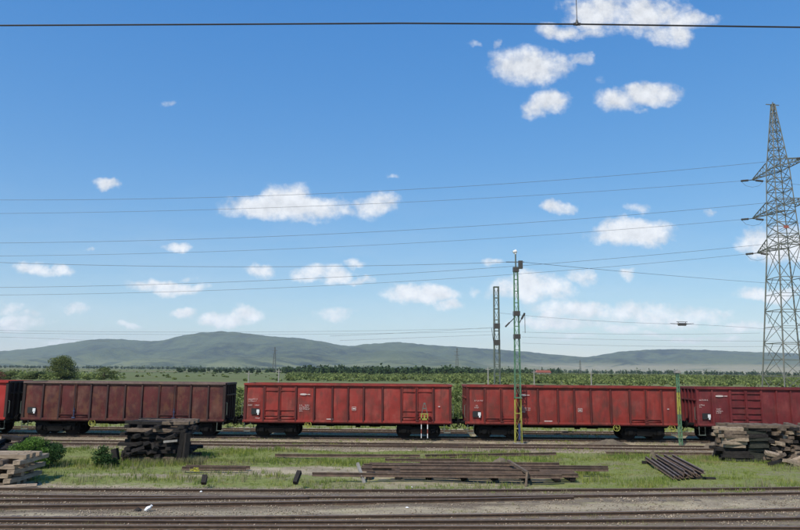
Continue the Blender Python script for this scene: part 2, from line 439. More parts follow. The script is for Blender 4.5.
# ------------------------------------------------------------------ rail lines read off the photo (row at several columns)
def line(pts, z=RAILTOP - .06, deg=3):
    w = [G(a, b, z) for a, b in pts]
    X = np.array([p.x for p in w]); Y = np.array([p.y for p in w])
    c = np.polyfit(X, Y, min(deg, len(pts) - 1))
    x0, x1 = X.min(), X.max(); d = np.polyder(c)
    def fn(x):
        x = np.asarray(x, float); xc = np.clip(x, x0, x1)
        return np.polyval(c, xc) + np.polyval(d, xc) * (x - xc)
    return fn, x0, x1
LA1, _, _ = line([(0, 489.2), (160, 490.1), (300, 490.6), (440, 490.8), (585, 490.6), (755, 488.8), (800, 488.2)], deg=2)
LA2, _, _ = line([(0, 495.9), (160, 497), (300, 497.5), (440, 497.3), (585, 496.6), (755, 494.0), (800, 493.3)], deg=2)
LA3, a30, a31 = line([(0, 500.7), (165, 499.3), (310, 498.0)], deg=2)
LA4, a40, a41 = line([(0, 507), (165, 505), (300, 503), (440, 500.8), (590, 497.6)], deg=2)
LB1, _, _ = line([(0, 518.6), (165, 518.2), (300, 517.6), (440, 516.2), (585, 513.9), (755, 510.6), (800, 509.9)], deg=2)
LB2, _, _ = line([(0, 521.4), (300, 522.4), (440, 522.0), (585, 521.4), (755, 519.4), (800, 518.8)], deg=2)
LB3, _, _ = line([(0, 527), (300, 527.4), (440, 527.6), (585, 528.6), (755, 528)], deg=1)
YW = 45.02            # centre line of the wagon track
YT2 = YW - 4.35       # empty track in front of the wagons
YT3 = YW + 4.7        # empty track behind the wagons

# ------------------------------------------------------------------ ground
def axis(dense0, dense1, step, far0, far1, g=1.28):
    a = list(np.arange(dense0, dense1 + 1e-6, step)); s = step
    x = a[-1]
    while x < far1: s *= g; x += s; a.append(min(x, far1))
    s = step; x = a[0]; b = []
    while x > far0: s *= g; x -= s; b.append(max(x, far0))
    return np.array(b[::-1] + a)
XS = axis(-34, 34, .4, -13000, 13000)
YS = axis(14, 60, .3, -3000, 13500)
def grassy(X, Y):
    """share of grass cover, 0..1"""
    w = (fbm(X * .25, Y * .5, 3, 5) - .5) * 3.0
    g = (.55 * sstep(25.4, 26.6, Y + w * .8) + .45 * sstep(26.6, 28.6, Y + w * 1.2)) * (1 - sstep(38.2, 38.9, Y + w * .25))
    g = np.maximum(g, sstep(52.5, 53.5, Y + w * .5))
    g = np.maximum(g, .5 * sstep(47.0, 47.5, Y + w * .3) * (1 - sstep(48.2, 48.8, Y)))
    # bare strips around the rail stacks
    g *= 1 - .85 * np.exp(-(((X + 4.5) / 4.5) ** 2 + ((Y - 31.0 - .2 * w) / 1.3) ** 2) ** 2)
    g *= 1 - .8 * np.exp(-(((X + 10) / 4.0) ** 2 + ((Y - 29.3) / .8) ** 2))
    g *= 1 - .7 * np.exp(-(((X - 2.2) / 5.2) ** 4 + ((Y - 29.6) / 2.2) ** 2))
    # thin dry band near the first track, bare at far left corner
    g *= 1 - .9 * np.exp(-(((X + 15) / 5.0) ** 2 + ((Y - 26.0) / 1.6) ** 2))
    return np.clip(g, 0, 1)
def gh(X, Y):
    X = np.asarray(X, float); Y = np.asarray(Y, float)
    h = (fbm(X * .35, Y * .35, 4, 3) - .5) * .22 + (fbm(X * 1.6, Y * 1.6, 3, 9) - .5) * .06
    tr = np.ones_like(h)
    for fn in (LA1, LA2, LB1, LB2):
        tr = np.minimum(tr, sstep(.3, 1.6, np.abs(Y - fn(X))))
    for yc in (YW, YT2, YT3):
        tr = np.minimum(tr, sstep(1.2, 1.9, np.abs(Y - yc)))
    amp = 1 - sstep(60, 120, Y)
    return h * tr * amp + .062 * (1 - tr)
gx, gy = np.meshgrid(XS, YS)
gz = gh(gx, gy)
nx, ny = len(XS), len(YS)
me = bpy.data.meshes.new('ground')
co = np.stack([gx, gy, gz], -1).reshape(-1, 3).astype(np.float32)
idx = np.arange(nx * ny).reshape(ny, nx)
q = np.stack([idx[:-1, :-1], idx[:-1, 1:], idx[1:, 1:], idx[1:, :-1]], -1).reshape(-1, 4)
me.vertices.add(len(co)); me.vertices.foreach_set('co', co.reshape(-1))
me.loops.add(q.size); me.loops.foreach_set('vertex_index', q.reshape(-1).astype(np.int32))
me.polygons.add(len(q)); me.polygons.foreach_set('loop_start', np.arange(0, q.size, 4, dtype=np.int32))
me.polygons.foreach_set('use_smooth', [True] * len(q))
me.update(calc_edges=True)
at = me.attributes.new('grass_cover', 'FLOAT', 'POINT')
at.data.foreach_set('value', grassy(gx, gy).reshape(-1).astype(np.float32))
# loose pale gravel between the near tracks, dark oily ballast within them
dk = np.zeros_like(gx)
for a, b in ((LA1, LA4), (LB1, LB3)):
    ya, yb = a(gx), b(gx)
    dk = np.maximum(dk, sstep(-.9, -.1, ya - gy + 0.0) * 0 + ((gy < ya + .6) & (gy > yb - .6)) * 1.0)
for yc in (YW, YT2, YT3): dk = np.maximum(dk, (np.abs(gy - yc) < 1.5) * .75)
at2 = me.attributes.new('track_bed', 'FLOAT', 'POINT')
at2.data.foreach_set('value', dk.reshape(-1).astype(np.float32))

gm = bpy.data.materials.new('ground_soil'); gm.use_nodes = True
nt = gm.node_tree; L = nt.links.new; B = nt.nodes['Principled BSDF']
B.inputs['Roughness'].default_value = .95; B.inputs['Specular IOR Level'].default_value = .15
geo = nt.nodes.new('ShaderNodeNewGeometry')
def gn(scale, stretch=(1, 1, 1), det=6, ro=.6, out='Fac'):
    mp = nt.nodes.new('ShaderNodeMapping'); mp.inputs['Scale'].default_value = stretch; L(geo.outputs['Position'], mp.inputs['Vector'])
    n = nt.nodes.new('ShaderNodeTexNoise'); n.inputs['Scale'].default_value = scale; n.inputs['Detail'].default_value = det; n.inputs['Roughness'].default_value = ro
    L(mp.outputs[0], n.inputs['Vector']); return n.outputs[out]
def gmr(v_, a, b, lo=0., hi=1.):
    r = nt.nodes.new('ShaderNodeMapRange'); L(v_, r.inputs['Value'])
    r.inputs['From Min'].default_value = a; r.inputs['From Max'].default_value = b; r.inputs['To Min'].default_value = lo; r.inputs['To Max'].default_value = hi
    return r.outputs[0]
def gmix(fac, a, b):
    x = nt.nodes.new('ShaderNodeMix'); x.data_type = 'RGBA'; L(fac, x.inputs['Factor'])
    for s_, val in (('A', a), ('B', b)):
        if isinstance(val, tuple): x.inputs[s_].default_value = (*val, 1)
        else: L(val, x.inputs[s_])
    return x.outputs['Result']
def gmath(op, a, b):
    n = nt.nodes.new('ShaderNodeMath'); n.operation = op
    for i, val in enumerate((a, b)):
        if isinstance(val, (int, float)): n.inputs[i].default_value = val
        else: L(val, n.inputs[i])
    return n.outputs[0]
gravel = gmix(gmr(gn(9, det=8, ro=.75), .35, .65), (.18, .142, .098), (.38, .315, .22))
gravel = gmix(gmr(gn(.5, (1, 2, 1)), .42, .62), gravel, gmix(gmr(gn(22, det=4), .35, .65), (.54, .45, .30), (.34, .275, .185)))
gravel = gmix(gmr(gn(.8, (.5, 1.6, 1), det=5), .55, .68, 0, .65), gravel, (.33, .30, .14))
ab = nt.nodes.new('ShaderNodeAttribute'); ab.attribute_name = 'track_bed'
bed = gmix(gmr(gn(11, det=8, ro=.75), .4, .68), (.085, .063, .047), (.24, .185, .135))
gravel = gmix(gmath('MULTIPLY', ab.outputs['Fac'], gmr(gn(1.2, (.35, 2, 1)), .3, .6, .35, .95)), gravel, bed)
turf = gmix(gmr(gn(3, det=7, ro=.7), .35, .65), (.16, .19, .05), (.23, .24, .085))
turf = gmix(gmr(gn(.45, (1, 1.5, 1), det=5), .5, .66), turf, (.23, .205, .12))
ag = nt.nodes.new('ShaderNodeAttribute'); ag.attribute_name = 'grass_cover'
cover = gmr(gmath('ADD', ag.outputs['Fac'], gmath('MULTIPLY', gmath('SUBTRACT', gn(4, det=6), .5), .9)), .35, .65)
near = gmix(cover, gravel, turf)
# far plain: strips of farmland and meadow
sepg = nt.nodes.new('ShaderNodeSeparateXYZ'); L(geo.outputs['Position'], sepg.inputs[0])
vor = nt.nodes.new('ShaderNodeTexVoronoi'); vor.inputs['Scale'].default_value = 1.0; vor.inputs['Randomness'].default_value = .8
mpv = nt.nodes.new('ShaderNodeMapping'); mpv.inputs['Scale'].default_value = (.0022, .0090, 1); mpv.inputs['Rotation'].default_value = (0, 0, .12)
L(geo.outputs['Position'], mpv.inputs['Vector']); L(mpv.outputs[0], vor.inputs['Vector'])
sc_ = nt.nodes.new('ShaderNodeSeparateColor'); L(vor.outputs['Color'], sc_.inputs[0])
fld = gmix(gmr(sc_.outputs[0], .3, .8), (.125, .15, .055), (.085, .11, .042))
fld = gmix(gmr(sc_.outputs[1], .62, .70), fld, (.21, .165, .095))
fld = gmix(gmr(sc_.outputs[2], .7, .78), fld, (.18, .20, .075))
fld = gmix(gmr(gn(.02, det=6), .4, .65, 0, .7), fld, (.13, .125, .055))
allc = gmix(gmr(sepg.outputs[1], 140, 320), near, fld)
L(allc, B.inputs['Base Color'])
bp = nt.nodes.new('ShaderNodeBump'); bp.inputs['Distance'].default_value = .05; bp.inputs['Strength'].default_value = .9
L(gn(13, det=7, ro=.75), bp.inputs['Height']); L(bp.outputs[0], B.inputs['Normal'])
me.materials.append(gm)
ground = bpy.data.objects.new('ground', me); COL.objects.link(ground); tag(ground, kind='structure')

# ------------------------------------------------------------------ hills
def hills():
    pts = [(-900, 362), (-500, 352), (-250, 356), (-80, 353), (0, 351), (20, 349.5), (40, 347), (60, 344), (78, 341.5), (90, 339.5), (105, 339), (120, 339), (138, 340.5), (155, 341), (165, 339.5), (175, 337), (188, 334.5), (200, 332.6), (220, 331.3), (235, 332), (252, 334), (270, 336), (300, 338), (320, 341), (335, 344), (345, 345.6), (352, 346), (365, 344.2), (380, 343), (400, 342), (430, 345), (480, 348), (520, 351), (560, 355), (585, 357.2), (600, 355), (620, 351.5), (650, 349.5), (680, 348.8), (710, 350), (760, 352), (800, 353.5), (900, 352), (1100, 356), (1400, 362)]
    us = []; zs = []
    for a, b in pts:
        d = ray(a, b); us.append(d.x / d.y); zs.append(d.z / d.y)
    U = np.linspace(-1.6, 1.6, 900)
    T = np.linspace(0, 1, 90)
    Y0, Y1, Y2 = 4600., 9200., 12500.
    uu, tt = np.meshgrid(U, T)
    ridge = np.interp(uu, us, zs) * Y1
    yy = np.where(tt < .72, Y0 + (Y1 - Y0) * tt / .72, Y1 + (Y2 - Y1) * (tt - .72) / .28)
    xx = uu * yy
    s = np.where(tt < .72, (tt / .72) ** 1.7, 1 - .8 * ((tt - .72) / .28) ** 1.5)
    nz_ = (fbm(xx * .0011, yy * .0011, 6, 21) - .5)
    spur = (np.abs(fbm(xx * .0007 + 9, yy * .00035, 4, 33) - .5))
    body = sstep(0, .25, tt / .72) * (1 - sstep(.8, 1.0, tt / .72) * (tt <= .72)) * (tt <= .72)
    zz = ridge * s + CAMZ + body * (nz_ * 220 - spur * 420)
    zz = np.minimum(zz, CAMZ + ridge / Y1 * yy * .97 * (tt < .7) + 9999 * (tt >= .7))
    zz += (fbm(uu * 190, tt * 60, 4, 4) - .5) * 17 * sstep(.2, .6, tt)
    # low foothills: base sinks under the plain
    zz = np.where(tt < .02, -12, zz)
    m_ = bpy.data.meshes.new('hills')
    c_ = np.stack([xx, yy, zz], -1).reshape(-1, 3).astype(np.float32)
    n1_, n2_ = len(U), len(T); id_ = np.arange(n1_ * n2_).reshape(n2_, n1_)
    q_ = np.stack([id_[:-1, :-1], id_[:-1, 1:], id_[1:, 1:], id_[1:, :-1]], -1).reshape(-1, 4)
    m_.vertices.add(len(c_)); m_.vertices.foreach_set('co', c_.reshape(-1))
    m_.loops.add(q_.size); m_.loops.foreach_set('vertex_index', q_.reshape(-1).astype(np.int32))
    m_.polygons.add(len(q_)); m_.polygons.foreach_set('loop_start', np.arange(0, q_.size, 4, dtype=np.int32))
    m_.polygons.foreach_set('use_smooth', [True] * len(q_)); m_.update(calc_edges=True)
    mm = bpy.data.materials.new('hill_forest'); mm.use_nodes = True
    t_ = mm.node_tree; b_ = t_.nodes['Principled BSDF']; b_.inputs['Roughness'].default_value = .95; b_.inputs['Specular IOR Level'].default_value = .1
    g_ = t_.nodes.new('ShaderNodeNewGeometry')
    def nn(sc, st, det=7):
        mp = t_.nodes.new('ShaderNodeMapping'); mp.inputs['Scale'].default_value = st; t_.links.new(g_.outputs['Position'], mp.inputs['Vector'])
        n = t_.nodes.new('ShaderNodeTexNoise'); n.inputs['Scale'].default_value = sc; n.inputs['Detail'].default_value = det; n.inputs['Roughness'].default_value = .65
        t_.links.new(mp.outputs[0], n.inputs['Vector']); return n.outputs['Fac']
    def mr_(v_, a, b, hi=1.):
        r = t_.nodes.new('ShaderNodeMapRange'); t_.links.new(v_, r.inputs['Value']); r.inputs['From Min'].default_value = a; r.inputs['From Max'].default_value = b; r.inputs['To Max'].default_value = hi; return r.outputs[0]
    def mx_(fac, a, b):
        x = t_.nodes.new('ShaderNodeMix'); x.data_type = 'RGBA'; t_.links.new(fac, x.inputs['Factor'])
        for s_, val in (('A', a), ('B', b)):
            if isinstance(val, tuple): x.inputs[s_].default_value = (*val, 1)
            else: t_.links.new(val, x.inputs[s_])
        return x.outputs['Result']
    c_f = mx_(mr_(nn(.0012, (1, .6, 1)), .42, .58), (.016, .030, .016), (.075, .098, .040))
    c_f = mx_(mr_(nn(.006, (1, .7, 1)), .45, .62, .8), c_f, (.10, .125, .05))
    sp = t_.nodes.new('ShaderNodeSeparateXYZ'); t_.links.new(g_.outputs['Position'], sp.inputs[0])
    lowf = mr_(sp.outputs[2], 150, 40)
    def mul(a, b):
        n = t_.nodes.new('ShaderNodeMath'); n.operation = 'MULTIPLY'; t_.links.new(a, n.inputs[0]); t_.links.new(b, n.inputs[1]); return n.outputs[0]
    c_f = mx_(mul(lowf, mr_(nn(.0022, (1, 2.2, 1)), .42, .56)), c_f, (.17, .185, .075))
    eastf = mr_(sp.outputs[0], 700, 1500)
    c_f = mx_(mul(mul(mr_(sp.outputs[2], 110, 60), eastf), mr_(nn(.0015, (1, 3, 1)), .36, .46)), c_f, (.30, .265, .155))
    t_.links.new(c_f, b_.inputs['Base Color'])
    bq = t_.nodes.new('ShaderNodeBump'); bq.inputs['Distance'].default_value = 60; bq.inputs['Strength'].default_value = .7
    t_.links.new(nn(.012, (1, 1, 1)), bq.inputs['Height']); t_.links.new(bq.outputs[0], b_.inputs['Normal'])
    m_.materials.append(mm)
    o = bpy.data.objects.new('hills', m_); COL.objects.link(o); tag(o, kind='structure')
hills()

# ------------------------------------------------------------------ railway tracks
RAILPROF = [(-.07, 0), (.07, 0), (.07, .02), (.012, .035), (.012, .105), (.036, .115), (.036, .15), (-.036, .15), (-.036, .115), (-.012, .105), (-.012, .035), (-.07, .02)]
def rail_mesh(pts, name='rail', mats=None, inv=False):
    mb = MB(); k = len(RAILPROF); pts = [Vector(p) for p in pts]
    for i, p in enumerate(pts):
        t = (pts[min(i + 1, len(pts) - 1)] - pts[max(i - 1, 0)]).normalized()
        n = Vector((-t.y, t.x, 0)).normalized()
        for (a, h) in RAILPROF:
            mb.v.append(tuple(p + n * a + Vector((0, 0, h))))
    for i in range(len(pts) - 1):
        for j in range(k):
            mb.f.append((i * k + j, i * k + (j + 1) % k, (i + 1) * k + (j + 1) % k, (i + 1) * k + j))
            mb.m.append(1 if j == 6 else 0)
    mb.f.append(tuple(range(k))); mb.m.append(0)
    mb.f.append(tuple((len(pts) - 1) * k + j for j in range(k))[::-1]); mb.m.append(0)
    return mb.mesh(name, mats or [M['rail'], M['railtop']])
sl = MB(); sl.box((0, 0, -.037), (.26, 2.5, .15)); sl.box((0, -.75, .040), (.2, .3, .014)); sl.box((0, .75, .040), (.2, .3, .014))
SL_ME = sl.mesh('sleeper', M['sleeper_track'])
def track(label, rails, x0, x1, step, group, sleepers=None, bolts=True):
    xm = 0; ym = float(np.mean([fn(0) for fn, _, _ in rails[:2]]))
    root = empty('railway_track', (0, ym, 0), label, 'railway track')
    for fn, a, b in rails:
        xs = np.arange(a, b + .01, 1.5)
        inst('rail', rail_mesh([(x, float(fn(x)) - ym, RAILTOP - .15) for x in xs]), root)
    if sleepers:
        f1, f2, sa, sb = sleepers
        for x in np.arange(sa, sb, step):
            x += random.uniform(-.04, .04)
            yc = float((f1(x) + f2(x)) / 2) - ym
            s = inst('sleeper', SL_ME, root, (x, yc + random.uniform(-.05, .05), RAILTOP - .15 - .001), (0, 0, random.uniform(-.015, .015)))
            s.scale = (1, 1, 1)
    return root
cy = lambda c: (lambda x: np.full_like(np.asarray(x, float), c))
track('rusty railway track with turnout rails joining it, behind the nearest track', [(LA1, -24, 24), (LA2, -24, 24)], 0, 0, .62, None, (LA1, LA2, -22, 22))
track('pair of diverging turnout rails merging from the left into the second track', [(LA3, -24, a31), (LA4, -24, a41)], 0, 0, .62, None, None)
track('nearest railway track along the bottom edge with a third rail inside it', [(LB1, -20, 20), (LB2, -20, 20), (LB3, -20, 20)], 0, 0, .62, None, (LB1, LB3, -18, 18))
track('railway track the line of red open wagons stands on', [(cy(YW - .7525), -46, 46), (cy(YW + .7525), -46, 46)], 0, 0, 1, None, (cy(YW - .75), cy(YW + .75), -32, 32.0))
for yc, lb in ((YT2, 'weedy empty railway track just in front of the wagons'), (YT3, 'empty railway track running behind the wagons')):
    track(lb, [(cy(yc - .7525), -46, 46), (cy(yc + .7525), -46, 46)], 0, 0, 1, None, (cy(yc - .75), cy(yc + .75), -31, 31))

# ------------------------------------------------------------------ freight wagons
def panel(mb, x0, x1, z0, z1, y, sgn, bulge, seed, n=9, dent=.02):
    b = len(mb.v)
    for j in range(n):
        for i in range(n):
            s, t = i / (n - 1), j / (n - 1)
            x = x0 + (x1 - x0) * s; z = z0 + (z1 - z0) * t
            w = (math.sin(math.pi * s) * math.sin(math.pi * t)) ** .6
            d = bulge * w + w * dent * (float(vnoise(x * 2.2 + seed * 9, z * 2.2 + seed, 3)) - .5) * 2
            mb.v.append((x, y + sgn * d, z))
    for j in range(n - 1):
        for i in range(n - 1):
            a = b + j * n + i
            f = (a, a + 1, a + n + 1, a + n)
            mb.f.append(f if sgn < 0 else f[::-1]); mb.m.append(0)

def marks(mb, x, z, rows, h, w, y, seed):
    rr = random.Random(seed)
    for r_, n in enumerate(rows):
        cx = x
        for i in range(n):
            zz = z - r_ * h * 1.55
            if rr.random() < .12: cx += w * .6; continue
            mb.box((cx + w * .12, y, zz), (w * .24, .004, h))
            k = rr.random()
            if k < .6: mb.box((cx + w * .42, y - .0005, zz + h * rr.choice((-.42, 0, .42))), (w * .5, .004, h * .2))
            if k > .35: mb.box((cx + w * .72, y - .0008, zz + h * rr.choice((-.25, .25))), (w * .22, .004, h * .5))
            cx += w * 1.12

bogie_cache = {}
def bogie(root, x):
    b = empty('bogie', (x, 0, 0), None, None); b.parent = root
    if 'f' not in bogie_cache:
        mb = MB()
        for s in (-1, 1):
            y0, y1 = s * 1.0, s * 1.12
            mb.prism_y([(-1.25, .62), (-1.22, .78), (-.55, .80), (-.3, .68), (.3, .68), (.55, .80), (1.22, .78), (1.25, .62), (1.12, .40), (.70, .38), (.52, .46), (.45, .28), (-.45, .28), (-.52, .46), (-.70, .38), (-1.12, .40)], min(y0, y1), max(y0, y1))
            for xx in (-.9, .9):
                mb.box((xx, s * 1.16, .47), (.26, .16, .26))
                mb.lathe_y([(0, .11), (.06, .10)], 12, (xx, s * 1.22 if s > 0 else -1.28, .47))
                for dx in (-.26, .26):
                    mb.tube([(xx + dx, s * 1.07, .36), (xx + dx, s * 1.07, .62)], .075, 8)
            mb.box((0, s * 1.05, .60), (.9, .2, .2))
        mb.box((0, 0, .62), (.5, 2.1, .22)); mb.box((-1.15, 0, .62), (.12, 2.1, .14)); mb.box((1.15, 0, .62), (.12, 2.1, .14))
        mb.lathe_y([(-.2, .25), (.2, .25)], 10, (0, 0, .78))
        for xx in (-1.28, -.42, .42, 1.28):
            for s in (-1, 1):
                mb.box((xx, s * .76, .42), (.08, .12, .34)); mb.beam((xx, s * .76, .55), (xx * .9, s * .76, .8), .04)
        bogie_cache['f'] = mb.mesh('bogie_frame', M['under'])
        w = MB()
        for s in (-1, 1):
            y = s * .75
            pr = [(y - .065, .40), (y - .065, .455), (y + .04, .46), (y + .045, .485), (y + .07, .485), (y + .07, .40), (y + .03, .38), (y + .03, .16), (y + .08, .12)] if s < 0 else \
                 [(y + .065, .40), (y + .065, .455), (y - .04, .46), (y - .045, .485), (y - .07, .485), (y - .07, .40), (y - .03, .38), (y - .03, .16), (y - .08, .12)]
            w.lathe_y(pr, 28)
        w.lathe_y([(-1.1, .07), (1.1, .07)], 12)
        bogie_cache['w'] = w.mesh('wheelset', M['wheel'])
    inst('bogie_frame', bogie_cache['f'], b)
    for xx in (-.9, .9):
        inst('wheelset', bogie_cache['w'], b, (xx, 0, .46))
    return b

hw = MB()
n = 16
hw.tube([(.2 * math.cos(2 * math.pi * i / n), 0, .2 * math.sin(2 * math.pi * i / n)) for i in range(n + 1)], .022, 6, cap=False)
for a in (0, math.pi / 2, math.pi / 4 * 3): hw.beam((.2 * math.cos(a), 0, .2 * math.sin(a)), (-.2 * math.cos(a), 0, -.2 * math.sin(a)), .02)
hw.lathe_y([(-.03, .04), (.25, .03)], 8)
HW_ME = hw.mesh('brake_hand_wheel', M['yellow'])

WM, ZB, ZT = 1.40, 1.02, 3.30
def wagon(xl, xr, ribs, doors, pm, label, style, hand=(), mk=(), tags=(), seed=1, rim=None, endm=None, post=None):
    """ribs: list of rib positions along the body (m from left end); doors: (a, mid, b) indexes; style 'plain' or 'barred'"""
    Lg = xr - xl; xc = (xl + xr) / 2
    root = empty('open_freight_wagon', (xc, YW, RAILTOP), label, 'freight wagon', 'open wagons in the train')
    X = [r_ - Lg / 2 for r_ in ribs]
    rim = rim or pm; post = post or pm
    # floor and underframe
    mb = MB(); mb.box((0, 0, ZB + .02), (Lg - .1, 2.6, .08)); mb.build('floor', M['under'], root)
    mb = MB()
    mb.box((0, 0, ZB - .17), (Lg - .5, .5, .28))
    for s in (-1, 1):
        mb.box((0, s * 1.2, ZB - .09), (Lg - .1, .09, .16))
        mb.box((s * (Lg / 2 - .09), 0, ZB - .12), (.16, 2.6, .3))
    for xx in np.arange(-Lg / 2 + 1, Lg / 2 - .9, 1.1): mb.box((xx, 0, ZB - .1), (.1, 2.4, .14))
    mb.box((-1.2, .3, ZB - .30), (.5, .4, .2)); mb.box((.6, -.1, ZB - .32), (.3, .3, .2))
    mb.tube([(1.3, .2, ZB - .3), (2.0, .2, ZB - .3)], .12, 12); mb.tube([(-3, .2, ZB - .35), (3, .2, ZB - .35)], .03, 6)
    mb.box((-2.3, -.9, ZB - .22), (.3, .1, .14)); mb.box((2.5, -1.0, ZB - .2), (.2, .08, .14))
    mb.build('underframe', M['under'], root)
    for s in (-1, 1):
        bogie(root, s * (Lg / 2 - 2.0))
    def isdoor(i):
        return any(a <= i < b for a, b in doors)
    for s in (-1, 1):
        yb = s * 1.34
        mb = MB()
        for i in range(len(X) - 1):
            if not isdoor(i): panel(mb, X[i], X[i + 1], ZB + .06, ZT - .1, yb, s, .05, seed + i * 1.7 + s, dent=.045)
            if mb.v and (i == len(X) - 2 or isdoor(i + 1)):
                mb.build('side_wall', pm, root, True); mb = MB()
        # ribs between the panels
        for i, x in enumerate(X):
            mid = any(a < i < b for a, b in doors)
            if i in (0, len(X) - 1): continue
            r_ = MB()
            if mid:
                r_.box((x, s * 1.405, (ZB + ZT) / 2 - .05), (.07, .07, ZT - ZB - .3))
            else:
                r_.add([(x - .07, s * 1.33, ZB - .02), (x + .07, s * 1.33, ZB - .02), (x + .045, s * 1.47, ZB + .0), (x - .045, s * 1.47, ZB + .0),
                        (x - .07, s * 1.33, ZT - .09), (x + .07, s * 1.33, ZT - .09), (x + .045, s * 1.42, ZT - .09), (x - .045, s * 1.42, ZT - .09)],
                       [(0, 1, 2, 3), (4, 5, 6, 7), (0, 1, 5, 4), (1, 2, 6, 5), (2, 3, 7, 6), (3, 0, 4, 7)])
            r_.build('rib' if not mid else 'door_post', post, root)
        mb = MB()
        mb.box((0, s * 1.39, ZB + .02), (Lg, .12, .12))
        mb.box((0, s * 1.36, ZB - .06), (Lg - .2, .03, .1))
        mb.build('side_sill', pm, root)
        mb = MB()
        mb.box((0, s * 1.39, ZT - .04), (Lg + .04, .17, .11)); mb.box((0, s * 1.35, ZT - .12), (Lg, .07, .08))
        mb.build('top_rail', rim, root)
        for (a, b) in doors:
            for i in range(a, b):
                d = MB()
                x0, x1 = X[i] + .035, X[i + 1] - .035
                panel(d, x0, x1, ZB + .22, ZT - .16, s * 1.355, s, .03 if style != 'barred' else .01, seed + i * 2.3 + s * 5, dent=.04)
                d.box(((x0 + x1) / 2, s * 1.352, ZB + .16), (x1 - x0, .03, .14)); 
                dr = d.build('door', pm, root, True)
                h_ = MB()
                zs = {'plain': (ZB + .30,), 'ribbed': (ZT - .42, ZB + .68, ZB + .34), 'barred': (ZT - .35, ZT - .7, ZB + 1.1, ZB + .72, ZB + .38)}[style]
                for zz in zs: h_.box(((x0 + x1) / 2, s * 1.405, zz), (x1 - x0 - .06, .05, .045))
                for xx in (x0 + .04, x1 - .04): h_.box((xx, s * 1.395, (ZB + ZT) / 2), (.035, .045, ZT - ZB - .35))
                h_.build('door_bars', pm, dr)
            xm = (X[a] + X[b]) / 2
            lk = MB(); lk.box((xm + .02, s * 1.46, ZB + .45), (.03, .04, .5)); lk.box((xm + .02, s * 1.48, ZB + .5), (.12, .03, .05)); lk.box((xm, s * 1.45, ZB + .1), (.2, .08, .09))
            lk.build('door_latch', post if seed != 1 else M['bluepaint'], root)
    for e in (-1, 1):
        xe = e * (Lg / 2 - .04)
        mb = MB()
        mb.box((xe, 0, (ZB + ZT) / 2 + .02), (.05, 2.66, ZT - ZB - .1))
        ew = mb.build('end_wall', endm or pm, root)
        mb = MB()
        for yy in (-1.34, 1.34): mb.box((e * (Lg / 2 - .045), yy, (ZB + ZT) / 2 - .03), (.16, .15, ZT - ZB + .02))
        for yy in (-.8, -.27, .27, .8): mb.box((e * (Lg / 2 + .03), yy, (ZB + ZT) / 2), (.1, .09, ZT - ZB - .15))
        mb.build('end_post', endm or post, root)
        for c_, d_ in (((e * (Lg / 2 + .0), 0, ZT - .05), (.18, 2.62, .12)), ((e * (Lg / 2 + .02), 0, ZB - .02), (.14, 2.62, .16)), ((e * (Lg / 2 + .05), 0, ZT - .75), (.08, 2.4, .1))):
            mb = MB(); mb.box(c_, d_); mb.build('end_rail', endm or rim, root)
        for s in (-1, 1):
            bf = MB()
            bf.tube([(e * (Lg / 2 + .02), s * .875, ZB - .0), (e * (Lg / 2 + .34), s * .875, ZB - .0)], .1, 12)
            bf.tube([(e * (Lg / 2 + .34), s * .875, ZB - .0), (e * (Lg / 2 + .52), s * .875, ZB - .0)], .07, 12)
            bf.tube([(e * (Lg / 2 + .52), s * .875, ZB - .0), (e * (Lg / 2 + .565), s * .875, ZB - .0)], .225, 18)
            bf.build('buffer', M['under'], root)
            hr = MB()
            yy = s * 1.32
            hr.tube([(e * (Lg / 2 + .06), yy, ZB + 1.1), (e * (Lg / 2 + .14), yy, ZB + 1.05), (e * (Lg / 2 + .14), yy, ZB + .35), (e * (Lg / 2 + .06), yy, ZB + .3)], .018, 6)
            hr.tube([(e * (Lg / 2 - .05), s * 1.36, ZB - .1), (e * (Lg / 2 - .05), s * 1.36, ZB - .62), (e * (Lg / 2 - .42), s * 1.36, ZB - .62), (e * (Lg / 2 - .42), s * 1.36, ZB - .1)], .022, 6)
            hr.box((e * (Lg / 2 - .235), s * 1.33, ZB - .62), (.4, .22, .03))
            hr.build('step', M['mastgrey'], root)
        cp = MB()
        cp.box((e * (Lg / 2 + .15), 0, ZB - .02), (.3, .12, .16)); cp.tube([(e * (Lg / 2 + .25), 0, ZB), (e * (Lg / 2 + .45), 0, ZB - .12), (e * (Lg / 2 + .6), 0, ZB - .1)], .04, 8)
        cp.tube([(e * (Lg / 2 + .1), .35, ZB - .1), (e * (Lg / 2 + .3), .3, ZB - .45), (e * (Lg / 2 + .55), .15, ZB - .3)], .03, 6)
        cp.build('coupling', M['under'], root)
    for hx in hand:
        inst('brake_hand_wheel', HW_ME, root, (hx - xc, -1.42, ZB - .22))
    if mk:
        mb = MB()
        for i_, (kind, x, z, a) in enumerate(mk):
            x -= xc
            if kind == 'text': marks(mb, x, z, a, .075, .062, -1.437, seed * 10 + i_)
            elif kind == 'oval':
                mb.add([(x + a * math.cos(t) * 1.0, -1.436, z + .055 * math.sin(t)) for t in np.linspace(0, 2 * math.pi, 20, endpoint=False)], [tuple(range(20))])
                mb.box((x + a * 1.5, -1.436, z), (a * .8, .004, .04))
            elif kind == 'bar': mb.box((x, -1.436, z), (a, .004, .05))
            elif kind == 'sq':
                for dx, dz, ww, hh in ((0, .1, .24, .02), (0, -.1, .24, .02), (-.12, 0, .02, .22), (.12, 0, .02, .22), (0, .0, .15, .07)): mb.box((x + dx, -1.436, z + dz), (ww, .004, hh))
        mb.build('painted_marking', M['mark'], root)
